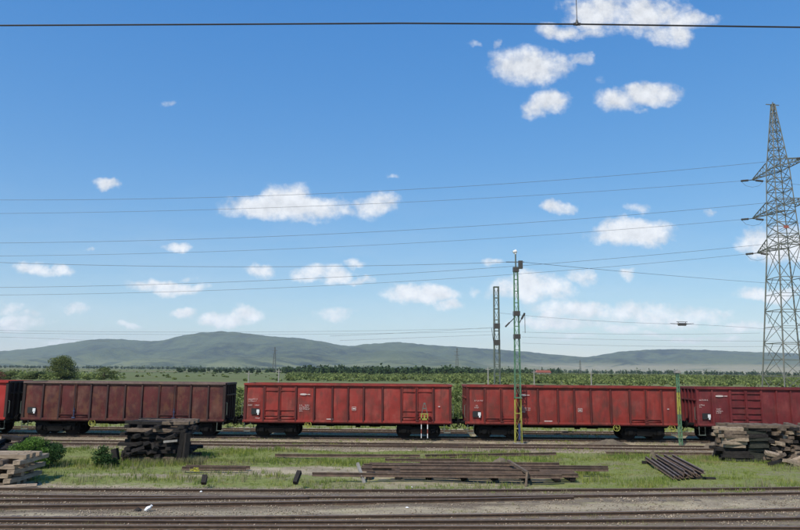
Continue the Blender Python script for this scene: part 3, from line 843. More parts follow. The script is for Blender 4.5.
    for (tx, tz) in tags:
        mb = MB(); mb.box((tx - xc - .17, -1.43, tz), (.5, .04, .36)); tb = mb.build('label_holder', M['blackpaint'], root)
        mb = MB(); mb.box((tx - xc, -1.465, tz + .01), (.17, .02, .2)); mb.box((tx - xc + .01, -1.4665, tz - .15), (.09, .02, .1)); mb.build('label_card', M['white'], tb)
    return root

YS_ = YW - WM
def SX(px, py=410): return P(px, py, YS_).x
def SZ(px, py): return P(px, py, YS_).z - RAILTOP
red2 = paint('red_oxide_paint', (.30, .038, .028), (.235, .031, .025), (.13, .038, .028), (.08, .027, .023), 2, pale=(.31, .08, .06), rf=(.48, .64))
red3 = paint('dull_red_paint', (.275, .036, .026), (.205, .029, .023), (.12, .037, .027), (.07, .025, .023), 3, pale=(.27, .07, .055), rf=(.48, .64))
red4 = paint('dark_red_paint', (.155, .021, .023), (.115, .018, .020), (.09, .028, .024), (.055, .021, .020), 4, pale=(.22, .05, .045))
red0 = paint('bright_red_paint', (.38, .030, .024), (.30, .026, .022), (.2, .035, .025), (.2, .04, .03), 5, rf=(.6, .8))
brown1 = paint('rusted_brown_paint', (.058, .019, .018), (.11, .020, .019), (.125, .050, .028), (.035, .016, .014), 1, rf=(.50, .60), pale=(.15, .075, .050))
rib1 = paint('rusted_rib_paint', (.055, .026, .024), (.04, .02, .02), (.09, .05, .035), (.03, .018, .016), 6)
rim1 = paint('bleached_rim', (.20, .14, .12), (.14, .09, .08), (.25, .16, .11), (.09, .06, .05), 7)
rib2 = paint('red_rib_paint', (.10, .020, .018), (.07, .016, .015), (.09, .03, .024), (.06, .025, .02), 8)
rib3 = paint('dull_rib_paint', (.12, .022, .018), (.08, .017, .015), (.09, .03, .024), (.06, .025, .02), 9)
shaded_end = paint('shaded_end_paint', (.035, .020, .018), (.025, .015, .014), (.05, .03, .02), (.015, .012, .01), 10)  # shade on the end walls is put into this dark colour

def ribpx(l): 
    xs = [SX(p) for p in l]; return xs[0], xs[-1], [x - xs[0] for x in xs]
x0, x1, rb = ribpx([22, 41.7, 58.6, 74, 89.8, 106.4, 124, 141, 158, 174, 190, 207.5, 224.3])
wagon(x0, x1, rb, [(2, 4), (8, 10)], brown1, 'old rust-brown open wagon with a bleached top edge, behind the black sleeper stack', 'plain', hand=(SX(93),), tags=((SX(34.5), 1.55),), seed=1, rim=rim1, post=rib1, endm=shaded_end)
x0, x1, rb = ribpx([244, 263.5, 278.9, 295.7, 313.8, 332, 347.8, 363.4, 382.2, 401.2, 416.4, 433.4, 451])
wagon(x0, x1, rb, [(1, 3), (9, 11)], red2, 'brightest red open wagon with horizontal bars on its doors, right of the brown wagon', 'ribbed', hand=(SX(308.5),),
      mk=(('text', SX(248), SZ(248, 399), (9, 9)), ('text', SX(248), SZ(248, 405), (4,)), ('text', SX(255), SZ(255, 405), (4,)), ('text', SX(299.5), SZ(299, 405), (3, 9, 10, 3)), ('text', SX(305), SZ(305, 405), (4,)), ('oval', SX(303), SZ(303, 394.2), .22), ('sq', SX(354), SZ(354, 408.5), 1), ('bar', SX(439), SZ(439, 406.5), .12), ('bar', SX(330), SZ(330, 419), .4), ('text', SX(256), SZ(256, 418), (4,))),
      tags=((SX(258.2), 1.60),), seed=2, post=rib2)
x0, x1, rb = ribpx([467, 484.5, 501, 519, 538, 558, 574.4, 591, 611, 630, 646, 662, 677.6])
wagon(x0, x1, rb, [(1, 3), (9, 11)], red3, 'dull red open wagon with smooth doors, behind the tall green lattice mast', 'plain', hand=(SX(616), SX(671)),
      mk=(('text', SX(474.5), SZ(474, 400.5), (9,)), ('text', SX(474.5), SZ(474, 405.5), (4, 4)), ('text', SX(521), SZ(521, 406), (3, 9, 10, 4)), ('oval', SX(523.5), SZ(523, 395), .2), ('sq', SX(580), SZ(580, 410), 1), ('bar', SX(668), SZ(668, 409), .12), ('bar', SX(548), SZ(548, 421), .5)),
      tags=((SX(479.3), 1.55),), seed=3, post=rib3)
x0, x1, rb = ribpx([697.6, 713, 730.7, 746.5, 762.4, 777.6, 792, 808, 825, 841, 857, 874, 891, 905.5])
wagon(x0, x1, rb, [(2, 4), (10, 12)], red4, 'darkest red open wagon with many door bars, behind the big sleeper pile', 'barred',
      mk=(('text', SX(699.5), SZ(700, 400), (8,)), ('text', SX(699.5), SZ(700, 405), (5, 3)), ('oval', SX(720), SZ(720, 396), .26), ('text', SX(716), SZ(716, 409), (5, 6, 5))),
      tags=((SX(708.5), 1.55),), seed=4, post=red4)
x0, x1, rb = ribpx([-200, -183, -167, -150, -133, -116, -100, -84, -67, -50, -33, -13, 6])
wagon(x0, x1, rb, [(2, 4), (8, 10)], red0, 'bright red open wagon cut off by the left edge with a dark end wall', 'plain', seed=5, post=red0, endm=shaded_end)

# ------------------------------------------------------------------ lattice masts
def lattice(mb, base, top, wb, wt_, panels, t=.05, z_off=0, depth=None, br=None, batten=False):
    """square tapered lattice between heights; wb, wt_ half widths"""
    (bx, by, bz), (tx, ty, tz) = base, top
    def cnr(k, s):
        w = wb + (wt_ - wb) * s; d = w * (depth or 1)
        cx = bx + (tx - bx) * s; cy_ = by + (ty - by) * s; z = bz + (tz - bz) * s
        return Vector((cx + (-1, 1, 1, -1)[k] * w, cy_ + (-1, -1, 1, 1)[k] * d, z))
    for k in range(4): mb.beam(cnr(k, 0), cnr(k, 1), t)
    br = br or t * .6
    for i in range(panels):
        a, b = i / panels, (i + 1) / panels
        for k in range(4):
            j = (k + 1) % 4
            if i % 2: mb.beam(cnr(k, a), cnr(j, b), br)
            else: mb.beam(cnr(j, a), cnr(k, b), br)
            if batten: mb.beam(cnr(k, b), cnr(j, b), t * .8)
    return cnr
def collar(mb, c, w, h): mb.box(c, (w, w, h))

pb = G(518, 438.6); YM = 43.0
base = P(518.5, 438.8, YM); topz = P(515.3, 252, YM).z
mr_ = empty('lattice_mast', (base.x, YM, 0), 'tall green lattice mast with yellow foot, standing in front of the dull red wagon', 'mast')
zy = P(518, 398, YM).z; zt = P(516, 268, YM).z
mb = MB(); lattice(mb, (0, 0, 0), (0, 0, zy), .20, .17, 3, .035, br=.014, batten=True); mb.build('mast_foot', M['yellow'], mr_)
mb = MB(); lattice(mb, (0, 0, zy), (0, 0, zt), .17, .11, 11, .04, br=.018, batten=True); mb.box((0, 0, zy + .02), (.44, .44, .07)); mb.build('mast_shaft', M['mastgreen'], mr_)
mb = MB(); mb.tube([(0, 0, zt - .3), (0, 0, topz)], .045, 8); mb.build('mast_tip', M['mastgrey'], mr_)
for py in (313.5, 336.5):
    mb = MB(); mb.box((0, 0, P(516, py, YM).z), (.40, .40, .28)); mb.build('clamp_collar', M['insul'], mr_)
mb = MB(); mb.box((0, 0, zt - .1), (.36, .3, .3)); mb.build('clamp_collar', M['insul'], mr_)
mb = MB(); mb.box((.28, -.1, P(520, 265, YM).z), (.26, .25, .5)); mb.beam((0, 0, zt), (.3, -.1, zt + .0), .05); mb.build('switch_box', M['insul'], mr_)
mb = MB()
z1, z2, z3 = P(516, 327, YM).z, P(516, 317, YM).z, P(516, 313, YM).z
mb.beam((-.08, 0, z2), (-.72, -.1, z1), .05)
mb.tube([(-.45, -.06, (z1 + z2) / 2 - .04), (-.72, -.1, z1)], .05, 8)
mb.beam((.1, 0, P(516, 325, YM).z), (.5, -.1, z3), .05); mb.tube([(.3, -.05, P(516, 319, YM).z), (.5, -.1, z3)], .06, 8)
mb.tube([(.5, -.1, z3), (.5, -.1, P(516, 333, YM).z)], .018, 6)
mb.build('insulator_arm', M['insul'], mr_)
mb = MB(); mb.tube([(-.15, 0, topz - .02), (.06, 0, topz + .06)], [.09, .12], 10); mb.tube([(.0, 0, topz - .14), (-.04, 0, topz + .02)], .06, 8); mb.build('lamp_head', M['white'], mr_)
mb = MB(); mb.box((.03, -.2, .75), (.12, .1, .95)); mb.build('cable_box', M['bluepaint'], mr_)
mb = MB(); mb.box((0, 0, -.02), (.6, .6, .2)); mb.build('footing', M['concrete'], mr_)

Y2 = 62.0
b2 = P(497, 384, Y2); t2 = P(495, 287, Y2)
m2 = empty('lattice_mast', (t2.x + .1, Y2, 0), 'shorter grey-green lattice mast rising behind the train, left of the tall mast', 'mast')
mb = MB(); lattice(mb, (0, 0, 0), (0, 0, t2.z), .26, .20, 12, .07, br=.025, batten=True); mb.build('mast_shaft', M['mastgrey'], m2)
mb = MB()
mb.box((0, 0, t2.z), (.5, .5, .08)); mb.build('top_plate', M['mastgrey'], m2)
for py in (326, 342.5):
    mb = MB(); mb.box((0, 0, P(495, py, Y2).z), (.55, .55, .45)); mb.build('clamp_collar', M['insul'], m2)
mb = MB(); mb.beam((-.25, 0, P(495, 345, Y2).z), (-.45, 0, P(495, 328, Y2).z), .04); mb.beam((-.25, 0, P(495, 345, Y2).z), (.1, 0, P(495, 345, Y2).z), .05); mb.build('insulator_arm', M['insul'], m2)

# short post between the wagons
b3 = P(680.2, 430, YM); z3t = P(679.6, 372, YM).z
m3 = empty('signal_post', (b3.x, YM, 0), 'short green and yellow lattice post with a pale cap, before a wagon gap', 'post')
mb = MB(); lattice(mb, (0, 0, 0), (0, 0, z3t * .42), .08, .07, 5, .03); mb.build('post_shaft', M['mastgreen'], m3)
mb = MB(); lattice(mb, (0, 0, z3t * .42), (0, 0, z3t * .72), .07, .06, 4, .035); mb.box((0, 0, z3t * .55), (.07, .07, .5)); mb.build('post_band', M['yellow'], m3)
mb = MB(); lattice(mb, (0, 0, z3t * .72), (0, 0, z3t), .06, .06, 4, .035); mb.build('post_top', M['mastgreen'], m3)
mb = MB(); mb.box((0, 0, z3t), (.34, .26, .12)); mb.box((0, -.02, z3t + .09), (.2, .2, .06)); mb.build('post_cap', M['concrete'], m3)

# yellow striped marker stand before the bright red wagon
b4 = P(424.4, 438, YM)
m4 = empty('marker_stand', (b4.x, YM, 0), 'small yellow stand on red and white striped legs, before the bright red wagon', 'marker')
zz = [P(424, p, YM).z for p in (438, 433.5, 429, 424.5, 420)]
for s in (-1, 1):
    mb = MB()
    for i in range(4): mb.box((s * .19, 0, (zz[i] + zz[i + 1]) / 2), (.045, .045, zz[i + 1] - zz[i]), mi=i % 2)
    mb.build('striped_leg', [M['white'], M['red']], m4)
zt4 = P(424, 413.5, YM).z; za = P(424, 403.5, YM).z
mb = MB()
for s in (-1, 1): mb.box((s * .19, 0, (zz[4] + zt4) / 2), (.07, .07, zt4 - zz[4]))
mb.box((0, 0, zz[4] + .05), (.46, .07, .1)); mb.box((0, 0, zt4 - .02), (.46, .06, .06)); mb.box((.0, .02, (zz[4] + zt4) / 2), (.1, .05, zt4 - zz[4])); mb.build('stand_frame', M['yellow'], m4)
mb = MB()
for s in (-1, 1): mb.beam((s * .17, 0, zt4), (s * .04, 0, za), .04)
mb.box((0, 0, (za + zt4) / 2), (.14, .05, .06)); mb.box((0, 0, za), (.12, .05, .1)); mb.build('stand_bracket', M['mastgrey'], m4)

# ------------------------------------------------------------------ power pylon
Y0p = 85.0
X0p = 48.0
PZT = P(776, 104.5, Y0p).z
arms_z = [P(752, 180, 90).z, P(750, 217.5, 90).z, P(752, 253, 90).z]
py_ = empty('power_pylon', (X0p, Y0p, 0), 'tall grey-green steel lattice power pylon at the right edge beyond the train', 'pylon')
zW = arms_z[2]
def hwid(z):
    return np.interp(z, [0, 9, zW, arms_z[0], PZT], [2.75, 2.1, 1.35, .95, .16])
levels = list(np.linspace(0, zW, 6)) + list(np.linspace(zW, arms_z[0] + 1.5, 9))[1:] + list(np.linspace(arms_z[0] + 1.5, PZT, 7))[1:]
def pc(k, z):
    w = float(hwid(z)); return Vector(((-1, 1, 1, -1)[k] * w, (-1, -1, 1, 1)[k] * w, z))
mb = MB()
for a, b in zip(levels[:-1], levels[1:]):
    for k in range(4):
        mb.beam(pc(k, a), pc(k, b), .14 if b < zW + 1 else .10)
        j = (k + 1) % 4
        mb.beam(pc(k, a), pc(j, b), .055); mb.beam(pc(j, a), pc(k, b), .055)
        mb.beam(pc(k, b), pc(j, b), .08)
        if b < zW:      # secondary bracing in the tall lower panels
            m_ = (a + b) / 2
            mid = (pc(k, m_) + pc(j, m_)) / 2
            mb.beam(pc(k, m_), mid + Vector((0, 0, 0)), .05); mb.beam(pc(j, m_), mid, .05)
            mb.beam((pc(k, b) + pc(j, b)) / 2, (pc(k, m_) * .5 + mid * .5) + Vector((0, 0, (b - a) * .12)), .045)
mb.build('lattice_body', M['galv'], py_)
mb = MB(); mb.beam((-.9, 0, PZT), (.9, .2, PZT - .05), .09); mb.tube([(0, 0, PZT - .2), (0, 0, PZT + .3)], .07, 8); mb.build('peak_bar', M['galv'], py_)
mb = MB(); mb.box((-.3, -float(hwid(zW)) - .1, zW + 2.2), (.6, .05, .35)); mb.build('warning_plate', M['galvred'], py_)
AR = (5.0, 5.6, 5.0)
tips = {}
for li, z in enumerate(arms_z):
    for s in (1, -1):
        w = float(hwid(z)); tip = Vector((-.9 * s + .15, s * AR[li], z)); tips[(li, s)] = tip
        a = MB()
        for sx_ in (-1, 1):
            a.beam((sx_ * w, s * w, z), tip, .10); a.beam((sx_ * w, s * w, z + 1.1), tip, .09)
            N_ = 5
            for q_ in range(N_):
                f0, f1 = q_ / N_, (q_ + 1) / N_
                lo0 = Vector((sx_ * w, s * w, z)).lerp(tip, f0); hi1 = Vector((sx_ * w, s * w, z + 1.1)).lerp(tip, f1); hi0 = Vector((sx_ * w, s * w, z + 1.1)).lerp(tip, f0)
                a.beam(lo0, hi1, .05); a.beam(lo0, hi0, .05)
                a.beam(Vector((w, s * w, z)).lerp(tip, f0), Vector((-w, s * w, z)).lerp(tip, f1), .05)
        ar = a.build('crossarm', M['galv'], py_)
        i_ = MB()
        for e in (-1, 1):
            pts = [tip, tip + Vector((e * .5, 0, -.06)), tip + Vector((e * 1.5, 0, -.16))]
            i_.tube([pts[0], pts[1]], .06, 6)
            i_.tube([pts[1].lerp(pts[2], t) for t in np.linspace(0, 1, 15)], [.16 if k_ % 2 else .09 for k_ in range(15)], 8)
        i_.build('insulator_string', M['insul'], ar)
        i_ = MB(); i_.tube([tip + Vector((-1.5, 0, -.16)), tip + Vector((-.9, 0, -.8)), tip + Vector((0, 0, -1.0)), tip + Vector((.9, 0, -.8)), tip + Vector((1.5, 0, -.16))], .018, 6)
        i_.build('jumper_loop', M['wire'], ar)

def wire(pts, r, label, m='wire', cat='overhead wire', name='overhead_wire', group=None):
    mb = MB(); mb.tube(pts, r, 6)
    o = mb.build(name, M[m]); tag(o, label, cat, group); return o
WFIT = {(0, 1): (213.5, 202.5), (1, 1): (256, 243.7), (2, 1): (295, 281.7), (0, -1): (200, 190), (1, -1): (243, 230.5), (2, -1): (287.5, 273.7)}
for li in range(3):
    for s in (1, -1):
        t_ = tips[(li, s)] + Vector((X0p, Y0p, 0)) + Vector((-1.5, 0, -.16))
        ds = np.linspace(0, 205, 44)
        # sagging span towards the west
        qa, qb = P(0, WFIT[(li, s)][0], t_.y), P(400, WFIT[(li, s)][1], t_.y)
        d1, h1, d2, h2 = t_.x - qa.x, t_.z - qa.z, t_.x - qb.x, t_.z - qb.z
        kb = (h2 / d2 - h1 / d1) / (d1 - d2); ka = h1 / d1 + kb * d1
        pts = [(t_.x - d, t_.y, t_.z - (ka * d - kb * d * d)) for d in ds]
        wire(pts, .019, '%s conductor strung from the %s arm pair of the big pylon, %s circuit' % (('uppermost', 'middle-height', 'lowest')[li], ('top', 'middle', 'bottom')[li], 'farther' if s > 0 else 'nearer'))
        t2_ = t_ + Vector((3.0, 0, 0))
        wire([(t2_.x + d, t2_.y, t2_.z - .0939 * d + .000453 * d * d) for d in np.linspace(0, 160, 24)], .019, '%s conductor leaving the big pylon beyond the right edge, %s circuit' % (('uppermost', 'middle-height', 'lowest')[li], 'farther' if s > 0 else 'nearer'))

def pxwire(ctrl, Ya, Yb, r, label, m='wire', n=40, deg=2, ext=(0, 0)):
    xs = [c[0] for c in ctrl]; ys = [c[1] for c in ctrl]
    c = np.polyfit(xs, ys, min(deg, len(ctrl) - 1)); out = []
    for x in np.linspace(xs[0] - ext[0], xs[-1] + ext[1], n):
        f_ = (x - xs[0]) / (xs[-1] - xs[0])
        out.append(P(x, float(np.polyval(c, x)), Ya + (Yb - Ya) * f_))
    return wire(out, r, label, m)
pxwire([(0, 262.6), (170, 266), (340, 266.5), (506, 262)], 43.0, 43.0, .012, 'wire sagging left from the head of the tall green mast', ext=(120, 0))
pxwire([(506, 262), (524, 262)], 43.0, 43.0, .03, 'short jumper wire across the head of the tall green mast')
pxwire([(524, 262.2), (640, 273), (767, 283)], 43.0, 70.0, .013, 'wire running right and down from the head of the tall green mast', ext=(0, 160))
# thin catenary wires low over the hills
lows = [([(0, 330.5), (200, 331.5), (400, 331), (500, 327.5)], 70, 'uppermost thin catenary wire just over the hill crest at left'),
        ([(0, 332.8), (200, 334.3), (400, 333.5), (500, 331)], 74, 'second thin catenary wire over the hill crest at left'),
        ([(0, 337), (60, 339), (110, 341.5)], 78, 'thin wire dipping towards the left hill shoulder'),
        ([(330, 336), (400, 333), (497, 327)], 66, 'thin wire rising from the hill crest to the shorter mast'),
        ([(340, 340.5), (420, 337.5), (497, 334.5)], 68, 'lower thin wire rising to the shorter mast'),
        ([(500, 313), (600, 321), (680, 324)], 64, 'thin wire from the tall mast carrying the dark section insulator'),
        ([(680, 324), (740, 327), (800, 332)], 64, 'thin wire right of the dark section insulator'),
        ([(522, 332), (620, 334), (760, 333)], 70, 'thin catenary wire low above the right hill, upper'),
        ([(522, 337), (640, 340), (800, 341)], 72, 'thin catenary wire low above the right hill, middle'),
        ([(522, 343), (640, 346), (800, 346)], 76, 'thin catenary wire low above the right hill, lowest')]
for c_, Y_, lb in lows: pxwire(c_, Y_, Y_, .011, lb, ext=((60 if c_[0][0] == 0 else 0), (60 if c_[-1][0] == 800 else 0)))
ip = P(682, 324, 64)
si = empty('section_insulator', tuple(ip), 'small dark section insulator hanging on a thin wire above the right hill', 'wire fitting')
mb = MB(); mb.tube([(-1.1, 0, .05), (-.5, 0, .02), (-.35, 0, 0), (.35, 0, 0), (.5, 0, .02), (1.1, 0, .05)], [.02, .03, .10, .10, .03, .02], 8); mb.build('insulator_rod', M['insul'], si)
mb = MB(); mb.box((0, 0, -.06), (.7, .2, .2)); mb.beam((-.5, 0, .2), (.5, 0, .2), .05); mb.beam((-.4, 0, .2), (-.2, 0, 0), .03); mb.beam((.4, 0, .2), (.2, 0, 0), .03); mb.build('insulator_frame', M['insul'], si)

# near contact wire over the camera's neighbouring track
YC = 4.7
def nearpt(px, py): return P(px, py, YC)
xs = [-700, -300, 0, 200, 400, 577, 800, 1100, 1500]; ysr = [27, 26, 25.6, 24.6, 23.4, 24.3, 27.4, 31, 36]
wire([nearpt(a, b) for a, b in zip(xs, ysr)], .0058, 'dark contact wire crossing the whole picture near the top', 'wirenear')
k1 = nearpt(577, 24.3)
dr = empty('wire_dropper', tuple(k1), 'thin vertical dropper with a clamp holding the top contact wire', 'wire dropper')
mb = MB(); mb.tube([(0, 0, 0), (0, 0, .9)], .0028, 6); mb.build('dropper_wire', M['wirenear'], dr)
mb = MB(); mb.tube([(0, 0, -.006), (0, 0, .012), (0, 0, .04)], [.014, .012, .003], 8); mb.box((0, 0, 0), (.05, .016, .014)); mb.build('clamp', M['wirenear'], dr)
wire([Vector((x, YC, k1.z + .9 + .0008 * (x - k1.x) ** 2)) for x in np.linspace(-14, 16, 30)], .006, 'messenger wire above the top contact wire', 'wirenear')

# ------------------------------------------------------------------ distant pylons and poles behind the train
def far_pylon(px, pt, pbm, Y, label):
    t = P(px, pt, Y); hb = P(px, pbm, Y).z; root = empty('distant_pylon', (t.x, Y, 0), label, 'pylon', None)
    H = t.z; s = H / 36.
    mb = MB(); lattice(mb, (0, 0, 0), (0, 0, H), 2.4 * s, .4 * s, 10, .42 * s, br=.25 * s); mb.build('lattice_body', M['galv'], root)
    for f_ in (.72, .86):
        mb = MB(); mb.beam((-4 * s, 0, H * f_), (4 * s, 0, H * f_), .5 * s); mb.build('crossarm', M['galv'], root)
far_pylon(275, 347, 372, 900, 'faint distant lattice pylon over the plain behind the bright red wagon')
far_pylon(457, 348, 373, 950, 'faint distant lattice pylon above the gap between the two middle wagons')
far_pylon(580, 360, 376, 900, 'small distant lattice pylon, right of the tall mast')
for px, pt, Y, lb in ((591, 371, 160, 'pale pole just above the middle of the dull red wagon'), (534, 370, 170, 'thin pale pole right beside the tall mast above the wagon edge'), (279, 369, 150, 'faint thin pole above the left door of the bright red wagon'), (249, 371, 140, 'faint thin pole above the left end of the bright red wagon'), (488, 367, 150, 'thin pale pole left of the shorter mast')):
    t = P(px, pt, Y); root = empty('telegraph_pole', (t.x, Y, 0), lb, 'pole')
    mb = MB(); mb.tube([(0, 0, 0), (0, 0, t.z)], [.17, .11], 8); mb.build('pole_shaft', M['concrete'], root)
    mb = MB(); mb.box((0, 0, t.z - .5), (1.2, .1, .12)); mb.build('crossarm', M['concrete'], root)
# a distant farmhouse roof
hp = P(543, 373, 700)
hr = empty('farmhouse', (hp.x, 700, 0), 'tiny distant farmhouse with a reddish roof amid the trees', 'house')
mb = MB(); mb.box((0, 0, 1.6), (14, 8, 3.2)); mb.build('wall', M['concrete'], hr)
mb = MB(); mb.prism_y([(-7.6, 3.2), (7.6, 3.2), (6, 5.6), (-6, 5.6)], -4.4, 4.4); mb.build('roof', M['galvred'], hr)
mb = MB(); mb.box((-3, -4.03, 1.8), (1.2, .05, 1.2)); mb.box((2, -4.03, 1.8), (1.2, .05, 1.2)); mb.build('window', M['insul'], hr)

# ------------------------------------------------------------------ rail and sleeper stacks
def rail_thing(a, b, z, label, group=None, mats=None):
    a, b = Vector(a), Vector(b); d = b - a
    me_ = rail_mesh([(-d.length / 2, 0, 0), (0, 0, 0), (d.length / 2, 0, 0)], 'loose_rail', mats or [M['rust'], M['rust']])
    o = inst('loose_rail', me_, None, ((a.x + b.x) / 2, (a.y + b.y) / 2, z), (0, 0, math.atan2(d.y, d.x)))
    tag(o, label, 'rail', group); return o
# long single rails in the grass
def gl(px, py, z=.1): p = G(px, py, z); return (p.x, p.y, 0)
rail_thing(gl(275, 456), gl(420, 456.6), .06, 'long loose rail lying in the grass, left one behind the rail stack')
rail_thing(gl(425, 456.6), gl(556, 454.2), .06, 'long loose rail lying in the grass, right one behind the rail stack')
rail_thing(gl(385, 460), gl(470, 460.2), .03, 'short loose rail between the long grass rails and the rail stack')
rail_thing(gl(182, 469.4), gl(246, 469.8), .08, 'front loose rail right of the black sleeper stack')
rail_thing(gl(186, 467.4), gl(250, 468.2), .06, 'rear loose rail right of the black sleeper stack')
rail_thing(gl(606, 453.2), gl(712, 454.2), .04, 'long loose rail half hidden in grass left of the big sleeper pile')
rail_thing(gl(250, 446.3), gl(505, 445.9), .05, 'long rusty rail laid along the near edge of the empty track, left')
rail_thing(gl(508, 445.9), gl(600, 446.2), .05, 'long rusty rail laid along the near edge of the empty track, right')
rail_thing(gl(20, 444.3), gl(118, 444.8), .05, 'rusty rail laid along the empty track behind the bushes')
# the big stack of rails on cross bearers
bearer = MB(); bearer.box((0, .35, 0), (.24, 2.7, .18)); BE = bearer.mesh('bearer_sleeper', M['sleeper_dark'])
yf = G(470, 484).y + .15
Xl, Xr = P(362, 476, yf).x, P(579, 474, yf).x
for i, px in enumerate((368, 398, 430, 466, 497, 530, 562, 577)):
    x = P(px, 482, yf).x
    for l_ in range(1):
        o = inst('cross_bearer', BE, None, (x, yf + 1.65, .12), (0, 0, random.uniform(-.04, .04))); tag(o, 'dark bearer under the big rail stack, %s from the left' % ('first', 'second', 'third', 'fourth', 'fifth', 'sixth', 'seventh', 'eighth')[i], 'sleeper', 'bearers under the big rail stack')
nr = 11
for i in range(nr):
    y = yf + .05 + i * .30 + random.uniform(-.05, .05) * (i > 0)
    xa = Xl + random.choice((0, 0, .4, 1.1)) + random.uniform(-.15, .25); xb = Xr - random.choice((0, 0, .6, 1.4)) - random.uniform(0, .5)
    if i == 0: xa = P(312, 475, yf).x
    if i in (7, 9): xb = P(608, 466, y).x
    if i in (1, 2, 3): xb = Xr + .05
    rail_thing((xa, y, 0), (xb, y + random.uniform(-.02, .02), 0), .21 + random.uniform(0, .01), 'rusty rail, %s from the front in the bottom layer of the big stack' % ('first', 'second', 'third', 'fourth', 'fifth', 'sixth', 'seventh', 'eighth', 'ninth', 'tenth', 'eleventh', 'twelfth', 'thirteenth', 'fourteenth', 'fifteenth')[i] if i else 'front rail of the big stack, reaching out farthest to the left', 'rails of the big stack' if i else None)
for (a, b, ya, lb) in ((400, 540, .35, 'front rail lying on top of the big rail stack'), (372, 500, 1.5, 'middle rail lying on top of the big rail stack'), (420, 560, 2.4, 'rear rail lying on top of the big rail stack')):
    rail_thing((P(a, 470, yf + ya).x, yf + ya, 0), (P(b, 470, yf + ya).x, yf + ya + .1, 0), .362, lb)
# leaning timbers on the stack
def timber_between(a, b, w, h, m, label, cat='timber', name='leaning_timber', group=None):
    a, b = Vector(a), Vector(b); d = b - a
    mb = MB(); mb.box((0, 0, 0), (d.length, w, h)); o = mb.build(name, M[m]); o.location = (a + b) / 2
    o.rotation_mode = 'QUATERNION'; o.rotation_quaternion = d.to_track_quat('X', 'Z'); tag(o, label, cat, group); return o
timber_between(P(508, 460.5, yf + 2.2), P(527.5, 472.5, yf - .1), .11, .09, 'sleeper_brown', 'brown timber lying aslant over the right half of the rail stack')
timber_between(P(527.3, 472, yf - .2), P(526, 486.3, yf - .35), .08, .08, 'sleeper_brown', 'short brown timber propped upright against the front of the rail stack')
timber_between(P(357.5, 463, yf + .4), P(364.5, 483.5, yf - .1), .10, .10, 'concrete', 'pale concrete stub leaning at the left end of the rail stack', 'stub', 'concrete_stub')
timber_between(P(299.5, 471.5, 26.6), P(295, 483, 26.2), .16, .16, 'sleeper_dark', 'short dark stub leaning in the grass left of the rail stack', 'stub', 'timber_stub')
timber_between(P(205, 475.5, 26.5), P(203.5, 483.5, 26.3), .18, .18, 'sleeper_dark', 'small dark stub standing near the short rails', 'stub', 'timber_stub')
# bundle of rails pointing at the camera
q0, q1 = G(652, 462), G(700, 482)
for i in range(7):
    dx = i * .24; a = Vector((q0.x - .3 + dx, q0.y - .12 * i, 0)); b = Vector((q1.x - 1.1 + dx, q1.y + .15 * i - .2, 0))
    rail_thing(a, b, .12, 'rusty rail, %s from the left in the slanting bundle near the big pile' % ('first', 'second', 'third', 'fourth', 'fifth', 'sixth', 'seventh')[i], 'rails of the slanting bundle', [M['rust'], M['railtop']])
for i in range(3):
    a = Vector((q0.x + .1 + i * .4, q0.y - .3, 0)); b = Vector((q1.x - .5 + i * .4, q1.y + .3, 0))
    rail_thing(a, b, .272, '%s rusty rail lying on top of the slanting bundle near the big pile' % ('left', 'middle', 'right')[i], 'top rails of the slanting bundle', [M['rust'], M['railtop']])
for f_ in (.1, .5, .9):
    c = q0.lerp(q1, f_); o = inst('cross_bearer', BE, None, (c.x + .3, c.y, .03), (0, 0, math.pi / 2 - .15), (.8, .55, .9)); tag(o, 'dark bearer under the slanting rail bundle', 'sleeper', 'bearers under the slanting bundle')

ORD = ['bottom', 'second', 'third', 'fourth', 'fifth', 'sixth', 'seventh', 'eighth', 'ninth', 'tenth', 'eleventh', 'twelfth', 'thirteenth']
ROW = ['front', 'second', 'third', 'rear', 'hindmost']
# sleepers in piles
def sleeper_mesh(m, seed, Ls=2.5):
    r_ = random.Random(seed); mb = MB(); n = 6
    prof = [(-.13, -.075), (.13, -.075), (.13, .06), (.115, .075), (-.115, .075), (-.13, .06)]
    for i in range(n + 1):
        x = -Ls / 2 + Ls * i / n
        for (a, b) in prof: mb.v.append((x + (r_.uniform(-.02, .02) if i in (0, n) else 0), a + r_.uniform(-.008, .008), b + r_.uniform(-.008, .008)))
    k = len(prof)
    for i in range(n):
        for j in range(k): mb.f.append((i * k + j, i * k + (j + 1) % k, (i + 1) * k + (j + 1) % k, (i + 1) * k + j)); mb.m.append(0)
    mb.f.append(tuple(range(k))); mb.f.append(tuple(n * k + j for j in range(k))[::-1]); mb.m += [0, 0]
    for s in (-1, 1): mb.box((s * .75, 0, .082), (.3, .16, .02))
    return mb.mesh('timber_sleeper', M[m])
SM = {k: [sleeper_mesh(k, i) for i in range(3)] for k in ('sleeper_dark', 'sleeper_light', 'sleeper_brown', 'sleeper_green')}
def slp(kind, x, y, z, rz, label, group, rx=0, ry=0, sc=1.):
    o = inst('timber_sleeper', random.choice(SM[kind]), None, (x, y, z), (rx, ry, rz), (sc, 1, 1)); tag(o, label, 'sleeper', group); return o
